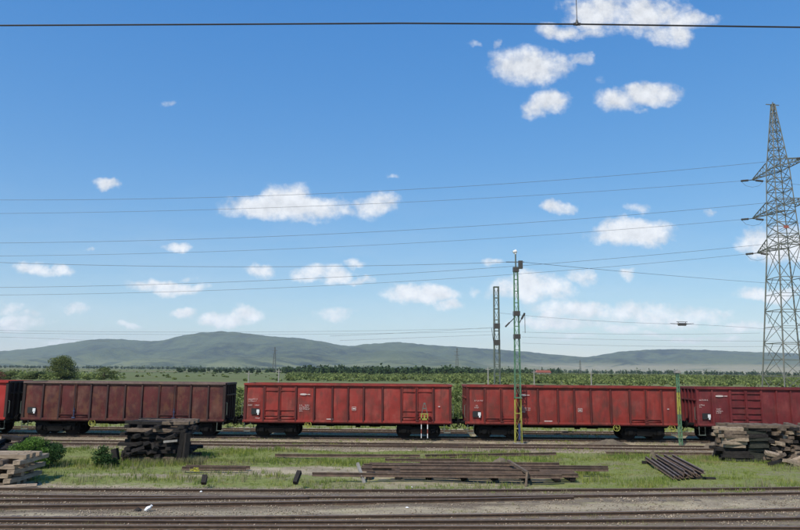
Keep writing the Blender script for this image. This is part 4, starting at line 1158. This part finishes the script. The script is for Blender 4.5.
# the black stack in front of the brown wagon
yb = 33.6; LB = 'black creosoted sleeper in the tall stack before the brown wagon'; GB = 'sleepers of the black stack'
xa, xb = P(121, 440, yb).x, P(190, 440, yb).x; xm = (xa + xb) / 2
z = .14; lay = 0
while z < 1.9:
    OL = ORD[lay]
    if lay % 2 == 0:
        for r_ in range(4):
            y = yb - .1 + r_ * .62 + random.uniform(-.12, .12)
            slp('sleeper_dark' if random.random() < .75 else 'sleeper_brown', xa + 1.3 + random.uniform(-.12, .3), y, z, random.uniform(-.07, .07), 'long black sleeper, %s row, %s layer of the black stack' % (ROW[r_], OL), GB, sc=random.uniform(.86, 1.0), ry=random.uniform(-.02, .02))
            if lay in (0, 2): slp('sleeper_dark', xb - 1.1 + random.uniform(-.1, .1), y + .28, z, random.uniform(-.06, .06), 'black sleeper right of another, %s row, %s layer of the black stack' % (ROW[r_], OL), GB, sc=.88)
            elif lay in (8, 10): slp('sleeper_dark' if lay == 8 else 'sleeper_brown', xb - .65 + random.uniform(-.15, .1), y, z, random.uniform(-.12, .12), 'half-length sleeper, %s row, %s layer of the black stack' % (ROW[r_], OL), GB, sc=.5)
    else:
        cs = sorted(random.uniform(.2, 3.4) for _ in range(random.choice((4, 5, 6))))
        cs[0] = .4
        for q_, c_ in enumerate(cs):
            if q_ and c_ - cs[q_ - 1] < .3: continue
            if c_ > 2.6 and lay in (3, 5): continue
            slp('sleeper_dark', xa + c_, yb + .95 + random.uniform(-.3, .1), z, math.pi / 2 + random.uniform(-.16, .16), 'end-on black sleeper, %s from the left in the %s layer of the black stack' % (('first', 'second', 'third', 'fourth', 'fifth', 'sixth')[q_], OL), GB)
    z += .165; lay += 1
for q_ in range(14):
    slp('sleeper_dark', random.uniform(xa + .3, xb - .7), yb - .3 + random.uniform(-.12, .1), random.uniform(.2, 1.6), random.uniform(-1.2, 1.2), 'short black offcut stuck in the front of the black stack', 'offcuts in the black stack', random.uniform(-.5, .5), random.uniform(-.5, .5), random.uniform(.12, .25))
ztop = z
timber_between((xb - .10, yb - .35, .0), (xb - .04, yb - .3, 1.35), .26, .22, 'sleeper_dark', 'thick black post upright at the right side of the black stack', 'post', 'upright_post')
timber_between((xb - .42, yb - .3, .0), (xb - .28, yb - .25, 1.5), .2, .2, 'sleeper_dark', 'thinner black post upright in the black stack', 'post', 'upright_post')
timber_between((xa + .0, yb - .4, .1), (xa - .12, yb - .4, .62), .3, .25, 'sleeper_dark', 'short black block at the left foot of the black stack', 'block', 'timber_block')
timber_between((xb - 1.1, yb - .42, .95), (xb - .45, yb - .45, 1.02), .12, .1, 'concrete', 'pale piece sticking out of the black stack', 'offcut', 'concrete_offcut')

# sleeper heap at the left edge of the photo
LL = 'pale weathered sleeper in the low pile at the left edge'; GL = 'sleepers of the left edge pile'
yl = 26.2
for lay in range(6):
    z = .08 + lay * .165
    xe = P((12, 18, 14, 21, 17, 25)[lay], 470, yl).x
    if lay % 2 == 0:
        for r_ in range(4): slp('sleeper_light' if r_ or lay > 1 else 'sleeper_brown', xe - 1.3 + random.uniform(-.15, .1), yl + r_ * .5, z, random.uniform(-.06, .06), 'pale sleeper, %s row of the %s layer in the left edge pile' % (ROW[r_], ORD[lay]), GL)
    else:
        for c_ in range(4): slp('sleeper_brown' if c_ else 'sleeper_light', xe - .25 - c_ * .62, yl + .9, z, math.pi / 2 + random.uniform(-.09, .09), 'end-on sleeper, %s from the right in the %s layer of the left edge pile' % (('first', 'second', 'third', 'fourth')[c_], ORD[lay]), GL, sc=.9)
for r_ in range(3): slp('sleeper_light', P(25, 455, yl).x - 1.3, yl + .3 + r_ * .45, .08 + 6 * .165, random.uniform(-.03, .03), 'pale sleeper, %s row on top of the left edge pile' % ROW[r_], GL)
slp('sleeper_light', P(-2, 478, 25.4).x, 25.4, .08, .5, 'pale sleeper fallen at the foot of the left edge pile', None, rx=.2)
# dark scrap heap further left behind the bushes
LD = 'dark timber in the tangled heap before the gap at the far left'; GD = 'timbers of the far left heap'
for i in range(26):
    px = random.uniform(-12, 42); y = random.uniform(35.2, 36.8)
    hmax = .75 * (1 - abs((px - 12) / 40) ** 2)
    slp('sleeper_dark', P(px, 440, y).x, y, .1 + random.random() * max(hmax, .05), random.uniform(-.7, .7) + (math.pi / 2 if random.random() < .3 else 0), LD, GD, random.uniform(-.2, .2), random.uniform(-.15, .15), random.uniform(.5, .9))

# big pile at the right
yr = 35.6
def pile(px0, px1, kinds, orient, zmax, label, group, dy=0, jit=.04, zmin=0.08, depth=5):
    xa, xb = P(px0, 440, yr).x, P(px1, 440, yr).x
    z = zmin; lay = 0
    while z < zmax:
        lay += 1; q_ = 0
        if orient == 'end':     # ends towards the camera
            x = xa + .15
            while x < xb:
                if random.random() < (.93 if lay < 6 else .68):
                    slp(random.choice(kinds), x, yr + 1.0 + dy + random.uniform(-.35, .25), z + random.uniform(-.03, .03), math.pi / 2 + random.uniform(-jit, jit), label.replace('sleeper end-on', 'end-on sleeper, %s from left, %s layer,' % (('first', 'second', 'third', 'fourth', 'fifth', 'sixth', 'seventh', 'eighth', 'ninth', 'tenth', 'eleventh')[min(q_, 10)], ORD[lay - 1])), group, rx=random.uniform(-.1, .1), ry=random.uniform(-.1, .1)); q_ += 1
                x += random.uniform(.29, .40)
        else:
            for r_ in range(depth):
                slp(random.choice(kinds), (xa + xb) / 2 + random.uniform(-.12, .12), yr + dy + r_ * .4 + random.uniform(-.12, .12), z, random.uniform(-jit, jit), label.replace('sleeper', 'sleeper, %s row, %s layer' % (ROW[r_], ORD[lay - 1])), group, sc=(xb - xa) / 2.5 * random.uniform(.8, 1.02), rx=random.uniform(-.06, .06), ry=random.uniform(-.03, .03))
        z += .168
pile(722, 746, ['sleeper_light', 'sleeper_light', 'sleeper_brown'], 'side', 1.72, 'pale tan sleeper in the left of the big pile', 'pale sleepers of the big pile', jit=.26, depth=3, zmin=.75)
pile(720, 750, ['sleeper_dark', 'sleeper_green'], 'side', .7, 'dark sleeper at the left foot of the big pile', 'dark bottom sleepers of the big pile', dy=.15, jit=.08, depth=3)
pile(748, 771, ['sleeper_green', 'sleeper_dark', 'sleeper_green'], 'side', 1.62, 'mossy sleeper in the middle of the big pile', 'mossy sleepers of the big pile', dy=.1, jit=.1, depth=3)
pile(744, 774, ['sleeper_brown', 'sleeper_light'], 'side', .1, 'brown sleeper laid on top of the big pile at right', 'top sleepers of the big pile', zmin=9)
for r_ in range(4):
    slp('sleeper_brown', P(760, 425, yr).x + random.uniform(-.5, .7), yr + .1 + r_ * .4, 1.72, random.uniform(-.1, .1), 'brown sleeper, %s row, laid on top of the big pile at right' % ROW[r_], 'top sleepers of the big pile')
pile(771, 830, ['sleeper_brown', 'sleeper_brown', 'sleeper_light', 'sleeper_dark'], 'end', 1.72, 'weathered sleeper end-on in the right of the big pile', 'end-on sleepers of the big pile', jit=.3)
for i in range(18):
    px = random.uniform(768, 812); y = random.uniform(34.0, 35.0)
    slp(random.choice(['sleeper_brown', 'sleeper_light', 'sleeper_dark']), P(px, 450, y).x, y, random.uniform(.06, .5), random.uniform(-1.2, 1.2), 'short broken timber tumbled before the right part of the big pile', 'broken timbers before the big pile', random.uniform(-.4, .4), random.uniform(-.5, .3), random.uniform(.25, .45))
for i in range(8):
    px = random.uniform(716, 738); y = random.uniform(36.6, 37.4)
    slp('sleeper_light', P(px, 440, y).x, y, random.uniform(.05, .3), random.uniform(-1.2, 1.2), 'short pale timber lying at the left foot of the big pile', 'pale offcuts by the big pile', random.uniform(-.4, .4), random.uniform(-.3, .3), random.uniform(.15, .3))

# soil heaps
def heap(px, py, w, h, label, d=None, name='soil_heap'):
    c = G(px, py); d = d or w * .6; n1_, n2_ = 40, 14; mb = MB()
    mb.v.append((0, 0, h))
    for j in range(1, n2_ + 1):
        for i in range(n1_):
            a = 2 * math.pi * i / n1_; r_ = j / n2_
            x, y = w / 2 * r_ * math.cos(a), d / 2 * r_ * math.sin(a)
            hz = h * (math.cos(math.pi * r_) * .5 + .5) + (float(fbm(np.array(x * 3 + px), np.array(y * 3), 3, 2)) - .5) * h * .7 * (1 - r_ ** 3) - (.06 if j == n2_ else 0)
            mb.v.append((x, y, hz))
    for i in range(n1_): mb.f.append((0, 1 + i, 1 + (i + 1) % n1_)); mb.m.append(0)
    for j in range(n2_ - 1):
        for i in range(n1_):
            a = 1 + j * n1_; mb.f.append((a + i, a + n1_ + i, a + n1_ + (i + 1) % n1_, a + (i + 1) % n1_)); mb.m.append(0)
    o = mb.build(name, M['soil'], None, True, (c.x, c.y, 0)); tag(o, label, 'heap')
heap(608, 445.5, 3.2, .36, 'low brown soil heap on the empty track before the dull red wagon')
heap(500, 464, 1.2, .34, 'small brown soil heap behind the rail stack')
heap(653, 457.5, .5, .35, 'tiny pale heap at the far end of the slanting rail bundle')
heap(712, 449, 1.5, .4, 'pale rubble heap at the left foot of the big sleeper pile')

# litter
lb_ = G(147.5, 513)
pl = empty('plastic_bag', (lb_.x, lb_.y, .04), 'crumpled white plastic bag lying beside the nearest track', 'bag')
mb = MB(); rr = random.Random(3); n1_, n2_ = 14, 8
for j in range(n2_ + 1):
    for i in range(n1_):
        a = 2 * math.pi * i / n1_; t = math.pi * j / n2_
        r_ = 1 + rr.uniform(-.25, .25)
        mb.v.append((.11 * math.sin(t) * math.cos(a) * r_ + .10 * math.cos(t), .08 * math.sin(t) * math.sin(a) * r_, .11 + .11 * math.cos(t) * r_ + .01))
for j in range(n2_):
    for i in range(n1_): mb.f.append((j * n1_ + i, j * n1_ + (i + 1) % n1_, (j + 1) * n1_ + (i + 1) % n1_, (j + 1) * n1_ + i)); mb.m.append(0)
mb.build('bag_body', M['plastic'], pl, True)
pl.scale = (.75, .75, .75)
mb = MB(); mb.box((.15, 0, .25), (.09, .05, .03), Matrix.Rotation(.6, 3, 'Y')); mb.build('bag_handle', M['plastic'], pl)
for px, py, s, lb in ((201, 494, .07, 'small white scrap left of the middle of the second track'), (411.5, 487.5, .06, 'small white scrap below the rail stack'), (407, 510, .06, 'pale scrap between the two nearest tracks'), (138, 512.5, .16, 'dark clod added for the shadow just left of the white plastic bag'), (5, 477.5, .22, 'white crumpled sheet at the foot of the left edge pile'), (37, 484, .1, 'small dark clod lying left of centre of the left bush foot')):  # the clod beside the bag is added in place of its cast shadow
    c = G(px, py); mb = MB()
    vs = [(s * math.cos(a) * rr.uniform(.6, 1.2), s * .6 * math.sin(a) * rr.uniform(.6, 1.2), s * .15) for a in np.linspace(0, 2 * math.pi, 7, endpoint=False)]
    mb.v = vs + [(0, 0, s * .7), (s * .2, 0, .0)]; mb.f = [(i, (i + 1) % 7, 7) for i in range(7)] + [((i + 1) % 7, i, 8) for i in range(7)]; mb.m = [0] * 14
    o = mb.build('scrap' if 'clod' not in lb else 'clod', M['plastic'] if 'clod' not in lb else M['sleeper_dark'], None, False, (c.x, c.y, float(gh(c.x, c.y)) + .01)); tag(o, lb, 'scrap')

# ------------------------------------------------------------------ vegetation
def leaves(n, blobs, size, seed, flat=.0):
    """n leaf quads spread through blobs (cx,cy,cz,rx,ry,rz); returns (n,4,3)"""
    g = np.random.default_rng(seed)
    bl = np.array(blobs); vol = bl[:, 3] * bl[:, 4] * bl[:, 5]; pick = g.choice(len(bl), n, p=vol / vol.sum())
    d = g.normal(size=(n, 3)); d /= np.linalg.norm(d, axis=1)[:, None]
    r_ = (g.random(n) ** .45)[:, None]
    c = bl[pick, :3] + d * r_ * bl[pick, 3:]
    t1 = g.normal(size=(n, 3)); t1 /= np.linalg.norm(t1, axis=1)[:, None]
    t2 = np.cross(t1, g.normal(size=(n, 3))); t2 /= np.linalg.norm(t2, axis=1)[:, None]
    s = (size * g.uniform(.5, 1.4, n))[:, None]
    return np.stack([c - t1 * s, c - t2 * s * .6, c + t1 * s, c + t2 * s * .6], 1)
def tree_meshes(seed, H, Wd, leafm, nleaf, lsize, trunk=.2, nb=14, low=.15):
    g = random.Random(seed); blobs = []
    for i in range(nb):
        a = g.uniform(0, 2 * math.pi); t = g.uniform(low, 1); rr_ = Wd / 2 * math.sqrt(max(0, 1 - (2 * (t - .45)) ** 2 * .8)) * g.uniform(.3, .75)
        s = g.uniform(.16, .3)
        blobs.append((rr_ * math.cos(a), rr_ * math.sin(a), H * (t * .82 + .06), Wd * s, Wd * s, H * s * .6))
    crown = npmesh('crown', leaves(nleaf, blobs, lsize, seed), 4, leafm)
    mb = MB(); mb.tube([(0, 0, -.1), (0, 0, H * .3), (Wd * .02, 0, H * .75)], [trunk, trunk * .8, trunk * .3], 7)
    for b in blobs[:6]: mb.tube([(0, 0, H * .25), (b[0] * .6, b[1] * .6, b[2] * .8), b[:3]], [trunk * .4, trunk * .25, trunk * .1], 5)
    tr = mb.mesh('trunk', M['bark'])
    return crown, tr
def place_tree(ms, loc, s, rz, label, cat='tree', group=None, name='tree', parts=('trunk', 'crown')):
    root = empty(name, loc, label, cat, group, rz); root.scale = s
    inst(parts[0], ms[1], root); inst(parts[1], ms[0], root); return root
# foreground bushes
bm1 = tree_meshes(5, 1.35, 1.75, M['leaf'], 5200, .035, .02, 16, .02)
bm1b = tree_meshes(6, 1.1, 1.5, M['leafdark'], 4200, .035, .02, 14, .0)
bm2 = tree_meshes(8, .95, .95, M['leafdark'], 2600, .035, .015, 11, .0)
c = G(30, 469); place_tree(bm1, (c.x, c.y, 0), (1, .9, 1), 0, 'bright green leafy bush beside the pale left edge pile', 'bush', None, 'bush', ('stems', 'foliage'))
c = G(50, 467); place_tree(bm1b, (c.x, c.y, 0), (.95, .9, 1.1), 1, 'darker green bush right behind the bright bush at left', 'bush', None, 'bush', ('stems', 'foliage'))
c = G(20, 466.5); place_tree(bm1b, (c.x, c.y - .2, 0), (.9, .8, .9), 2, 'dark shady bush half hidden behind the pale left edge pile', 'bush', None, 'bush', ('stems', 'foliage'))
c = G(101, 467.5); place_tree(bm2, (c.x, c.y, 0), (1.05, 1, 1), 0, 'small round dark green bush alone in the grass left of the black stack', 'bush', None, 'bush', ('stems', 'foliage'))
c = G(114, 466); place_tree(bm2, (c.x, c.y, 0), (.5, .5, .4), 0, 'tiny green bush just right of the small round bush', 'bush', None, 'bush', ('stems', 'foliage'))
fl = tree_meshes(12, .3, .5, M['flower'], 220, .02, .004, 6)
for px, py, lb in ((194, 474, 'yellow flowering weed below the short loose rails'), (99, 418, 'yellow flowering weed under the brown wagon')):
    c = G(px, min(py, 474)) if py > 430 else Vector((SX(px), 47.5, 0)); place_tree(fl, (c.x, c.y, 0), (1, 1, 1), 0, lb, 'weed', None, 'flowering_weed', ('stems', 'flowers'))

# trees behind the train
TA = tree_meshes(31, 9, 9.0, M['treeleaf'], 11000, .19, .25, 30, .02)
TB = tree_meshes(32, 5, 4.5, M['treeleaf2'], 1800, .17, .15, 12, .05)
TC_ = tree_meshes(33, 7, 5, M['treeleaf3'], 1800, .22, .2, 14, .05)
TD = tree_meshes(34, 6, 6, M['treeleaf'], 1800, .2, .2, 14, .02)
c = P(61, 380, 240); place_tree(TA, (c.x, 240, 0), (1.12, 1.1, (P(61, 355.5, 240).z) / 9), .4, 'large round olive tree above the left end of the brown wagon', 'tree')
nm = [('spring green bush standing above the top edge of the brown wagon', TB, M), ]
for px, pt, Y, w, ms, lb in ((10, 371, 235, 1.5, TB, 'bright green shrub above the coupling gap at far left'), (38, 371.5, 245, 1.5, TC_, 'dark shrub just left of the large round tree'), (30, 373, 242, 1.2, TB, 'light green shrub left of the large round tree'), (74, 372, 250, 1.1, TB, 'light shrub right under the large round tree'),
                             (87, 374, 240, .9, TB, 'small light shrub between the large and the medium tree'), (104, 366.5, 250, 1.5, TD, 'medium dark tree right of the large round tree')):
    t = P(px, pt, Y).z; H = {id(TB): 5, id(TC_): 7, id(TD): 6}[id(ms)]
    place_tree(ms, (P(px, 380, Y).x, Y, 0), (w, w, t / H), px, lb, 'tree')
TR = tree_meshes(35, 4, 4, M['blossom'], 900, .16, .12, 9, .05)
c = P(1, 371.5, 230); place_tree(TR, (c.x, 230, 0), (.9, .9, c.z / 4), 0, 'reddish-leaved shrub at the very left edge', 'tree')
# scattered single trees of the plain, right half denser
g = random.Random(77)
k = 0
GS = 'scattered trees on the plain behind the train'
WG = (('brown wagon', 22, 224), ('bright red wagon', 244, 451), ('dull red wagon', 467, 678), ('darkest red wagon', 697, 905))
NTH = ('first', 'second', 'third', 'fourth', 'fifth', 'sixth', 'seventh', 'eighth', 'ninth', 'tenth', 'eleventh', 'twelfth', 'thirteenth')
seen = set()
def tree_label(px, ytop, ms):
    kind = {id(TB): 'light green', id(TC_): 'dark green', id(TD): 'olive green'}[id(ms)]
    for nm_, a, b in WG:
        if a - 8 <= px < b + 8:
            where = 'above the %s panel of the %s' % (NTH[max(0, min(12, int((px - a) / (b - a) * 12)))], nm_)
            break
    else: where = 'beyond the far left wagon' if px < 22 else 'past the right end of the train in view'
    for w in ('tree standing', 'lower tree', 'second lower tree', 'faint small tree', 'faintest small tree', 'tiny tree', 'tiniest tree', 'speck of a tree'):
        lb = '%s %s %s' % (kind, w, where)
        if lb not in seen: break
    seen.add(lb); return lb
for i in range(150):
    px = g.uniform(-40, 860)
    right = px > 455
    if not right and g.random() < .55: continue
    Y = g.choice((g.uniform(250, 450), g.uniform(350, 800)))
    if not right: Y = g.uniform(400, 1100)
    hpx = g.uniform(2.5, 6.5) * (1.0 if right else .8)
    hz = 366.3 + px * .0093
    ytop = hz + 4.37 * F / Y - hpx
    if ytop < 371.2 + px * .004: ytop = 371.2 + px * .004 + g.uniform(0, 2.5)
    t = P(px, ytop, Y).z
    if t < 1.5: continue
    ms = g.choice((TB, TC_, TD, TB)); H = {id(TB): 5, id(TC_): 7, id(TD): 6}[id(ms)]
    sz_ = t / H; w = sz_ * g.uniform(1., 2.0)
    place_tree(ms, (P(px, ytop, Y).x, Y, 0), (w, w, sz_), g.uniform(0, 6), tree_label(px, ytop, ms), 'tree', GS)
# shrubs just behind the tracks, seen through the gaps between wagons
for px, pt, Y, w, ms, lb in ((238.5, 386, 62, .7, TB, 'light green shrub seen through the gap right of the brown wagon'), (240, 404, 57, .42, TD, 'low green shrub low in the gap right of the brown wagon'), (457, 383, 80, .75, TB, 'light green shrub seen through the gap between the two middle wagons'), (462, 392, 66, .5, TD, 'lower green shrub in the gap between the two middle wagons'), (452, 398, 60, .35, TB, 'small bright shrub in the gap between the two middle wagons'), (14, 408, 60, .4, TD, 'low shrub in the gap at far left')):
    t = P(px, pt, Y).z; H = {id(TB): 5, id(TC_): 7, id(TD): 6}[id(ms)]
    place_tree(ms, (P(px, 400, Y).x, Y, 0), (w, w, t / H), px, lb, 'shrub', None, 'shrub', ('stems', 'foliage'))

# far woods as one mass each: many crowns of leaf clumps
def wood(name, areas, seed, m, lsize, wr=(.45, .8)):
    g_ = np.random.default_rng(seed); allv = []
    for (pxa, pxb, Ya, Yb, n, h0, h1) in areas:
        for i in range(n):
            Y = g_.uniform(Ya, Yb); px = g_.uniform(pxa, pxb); x = (px - 400) / F * Y
            h = g_.uniform(h0, h1) * (.45 + 1.1 * float(fbm(np.array(px * .05 + seed), np.array(Y * .012), 3, 5))); w = h * g_.uniform(*wr)
            allv.append(leaves(46, [(x, Y, h * .42, w * .5, w * .5, h * .5), (x + w * .3, Y, h * .3, w * .5, w * .4, h * .4)], lsize, seed + i))
    o = bpy.data.objects.new(name, npmesh(name, np.concatenate(allv), 4, m)); COL.objects.link(o)
    tag(o, kind='stuff'); return o
o = wood('woodland', [(285, 350, 700, 1150, 190, 4, 9), (310, 475, 560, 1150, 520, 4, 9), (460, 560, 900, 1500, 200, 6, 10), (360, 900, 1400, 2600, 620, 8, 14), (-100, 300, 1900, 4200, 800, 5, 13), (180, 300, 700, 1300, 80, 3, 6)], 900, M['treeleaf3'], 1.5)
tag(o, 'dark belt of far woodland crossing the plain behind the red wagons', 'woodland')
o = wood('scrubland', [(440, 900, 225, 900, 2600, .8, 3.2), (455, 900, 240, 420, 260, 2.4, 3.8), (290, 480, 260, 800, 900, .7, 2.6), (-60, 300, 240, 1300, 260, .3, 1.3), (-20, 60, 235, 330, 90, 1.2, 3.4), (85, 125, 240, 300, 25, 1.2, 2.8)], 700, M['treeleaf2'], .42, (1.0, 2.2))
tag(o, 'light green scrub covering the plain behind the right wagons', 'scrub')

o = wood('scrubland', [(440, 900, 235, 900, 800, 1.0, 4.2), (290, 480, 260, 800, 260, .9, 3.0), (-60, 300, 300, 1300, 60, .4, 1.6), (-20, 55, 235, 330, 50, 1.2, 4.0)], 8100, M['treeleaf'], .4, (.8, 1.8))
tag(o, 'darker olive scrub mixed into the light scrub on the plain', 'scrub')
# grass blades
def blades(xr_, yr_, n, h0, h1, w, seed, dens=None, name='grass', m=None, label=None, lean=.35, tuft=6, zfun=None):
    g_ = np.random.default_rng(seed)
    nt_ = n // tuft
    cx = g_.uniform(xr_[0], xr_[1], nt_); cy_ = g_.uniform(yr_[0], yr_[1], nt_)
    keep = np.abs(cx) < (cy_ * .60 + 2.5)
    if dens is not None: keep &= g_.random(nt_) < dens(cx, cy_)
    cx, cy_ = cx[keep], cy_[keep]; k_ = len(cx)
    hs = (h0 + (h1 - h0) * sstep(.35, .75, fbm(cx * .5, cy_ * .8, 3, seed)) * g_.uniform(.5, 1.0, k_))
    X = np.repeat(cx, tuft) + g_.normal(0, .05, k_ * tuft); Y = np.repeat(cy_, tuft) + g_.normal(0, .05, k_ * tuft)
    Hh = np.repeat(hs, tuft) * g_.uniform(.55, 1.15, k_ * tuft)
    a = g_.uniform(0, 2 * math.pi, k_ * tuft); ln = g_.uniform(0, lean, k_ * tuft) * Hh
    dx, dy = np.cos(a), np.sin(a); ww = w * g_.uniform(.6, 1.3, k_ * tuft)
    Z = gh(X, Y) - .01
    p = np.stack([np.stack([X - dy * ww, Y + dx * ww, Z], -1), np.stack([X + dy * ww, Y - dx * ww, Z], -1),
                  np.stack([X + dx * ln * .4 + dy * ww * .6, Y + dy * ln * .4 - dx * ww * .6, Z + Hh * .6], -1), np.stack([X + dx * ln, Y + dy * ln, Z + Hh], -1)], 1)
    o_ = bpy.data.objects.new(name, npmesh(name, p, 4, m)); COL.objects.link(o_); tag(o_, label, 'grass', kind='stuff'); return o_
def occ(x, y):   # keep blades out of the stacks' footprint
    inb = (x > Xl) & (x < Xr) & (y > yf - .1) & (y < yf + 3.3)
    return np.where(inb, .05, 1.)
blades((-30, 30), (25.3, 39.2), 230000, .05, .30, .010, 51, lambda x, y: grassy(x, y) ** 1.3 * occ(x, y) * (.35 + .65 * sstep(.36, .5, fbm(x * .7, y * .9, 3, 15))), 'grass', M['grass'], 'green grass growing between the tracks')
blades((-30, 30), (25.0, 39.2), 50000, .08, .42, .007, 52, lambda x, y: np.clip(grassy(x, y) * 1.1, 0.02, 1) * occ(x, y) * sstep(.45, .6, fbm(x * .4, y * .7, 3, 77)), 'dry_grass', M['drygrass'], 'pale dry grass stalks among the green')
blades((-20, 22), (16.5, 26.5), 46000, .03, .13, .006, 53, lambda x, y: sstep(.49, .66, fbm(x * .5, y * 1.2, 3, 91)) * .8, 'dry_grass', M['drygrass'], 'sparse dry weeds in the ballast of the near tracks')
blades((-34, 34), (38.6, 52.5), 80000, .03, .15, .012, 54, lambda x, y: sstep(.40, .58, fbm(x * .3, y * 1.3, 3, 66)) * .9, 'weeds', M['grass'], 'green weeds along the wagon tracks')
blades((-45, 45), (52, 78), 60000, .15, .6, .02, 55, lambda x, y: np.full_like(x, .9), 'tall_grass', M['grass'], 'taller green grass behind the wagons')
# taller tuft at the foot of the black stack
c = G(186, 462)
blades((c.x - 2.3, c.x + .9), (c.y - .8, c.y + .5), 3200, .25, .6, .009, 57, None, 'tall_grass', M['drygrass'], 'tall pale grass tuft at the foot of the black stack')

# ballast stones
def stones(xr_, yr_, n, s0, s1, seed, dens, label):
    g_ = np.random.default_rng(seed); X = g_.uniform(*xr_, n); Y = g_.uniform(*yr_, n)
    kp = (g_.random(n) < dens(X, Y)) & (np.abs(X) < Y * .6 + 2); X, Y = X[kp], Y[kp]; k_ = len(X)
    s = g_.uniform(s0, s1, k_)
    octv = np.array([(1, 0, 0), (0, 1, 0), (-1, 0, 0), (0, -1, 0), (0, 0, .8), (0, 0, -.6)], float)
    an = g_.uniform(0, 2 * math.pi, k_)
    V = octv[None] * g_.uniform(.6, 1.3, (k_, 6, 1)) * s[:, None, None]
    ca, sa = np.cos(an)[:, None], np.sin(an)[:, None]
    vx = V[..., 0] * ca - V[..., 1] * sa + X[:, None]; vy = V[..., 0] * sa + V[..., 1] * ca + Y[:, None]; vz = V[..., 2] + (gh(X, Y) + s * .35)[:, None]
    V = np.stack([vx, vy, vz], -1)
    F_ = np.array([(0, 1, 4), (1, 2, 4), (2, 3, 4), (3, 0, 4), (1, 0, 5), (2, 1, 5), (3, 2, 5), (0, 3, 5)])
    me_ = bpy.data.meshes.new('ballast_stones'); me_.vertices.add(k_ * 6); me_.vertices.foreach_set('co', V.reshape(-1).astype(np.float32))
    fi = (F_[None] + (np.arange(k_) * 6)[:, None, None]).reshape(-1)
    me_.loops.add(len(fi)); me_.loops.foreach_set('vertex_index', fi.astype(np.int32)); me_.polygons.add(len(fi) // 3); me_.polygons.foreach_set('loop_start', np.arange(0, len(fi), 3, dtype=np.int32))
    me_.materials.append(M['stone']); me_.update(calc_edges=True)
    o_ = bpy.data.objects.new('ballast_stones', me_); COL.objects.link(o_); tag(o_, label, 'gravel', kind='stuff')
stones((-20, 22), (16.5, 26.6), 42000, .012, .035, 61, lambda x, y: .25 + .75 * sstep(.45, .6, fbm(x * .6, y * 1.1, 3, 12)), 'loose ballast stones around the near tracks')
stones((-34, 34), (38.3, 52.0), 26000, .02, .045, 62, lambda x, y: np.full_like(x, .8), 'loose ballast stones around the wagon tracks')

# ------------------------------------------------------------------ haze
hz = MB(); hz.box((0, 5400, 309), (29000, 17600, 622))
ho = hz.build('haze', [])
hm = bpy.data.materials.new('haze_air'); hm.use_nodes = True
hn = hm.node_tree; hn.nodes.clear()
pv = hn.nodes.new('ShaderNodeVolumePrincipled'); pv.inputs['Density'].default_value = 5.0e-5
pv.inputs['Color'].default_value = (.78, .86, 1.0, 1); pv.inputs['Anisotropy'].default_value = 0.1
mo = hn.nodes.new('ShaderNodeOutputMaterial'); hn.links.new(pv.outputs[0], mo.inputs['Volume'])
ho.data.materials.append(hm); tag(ho, kind='stuff')
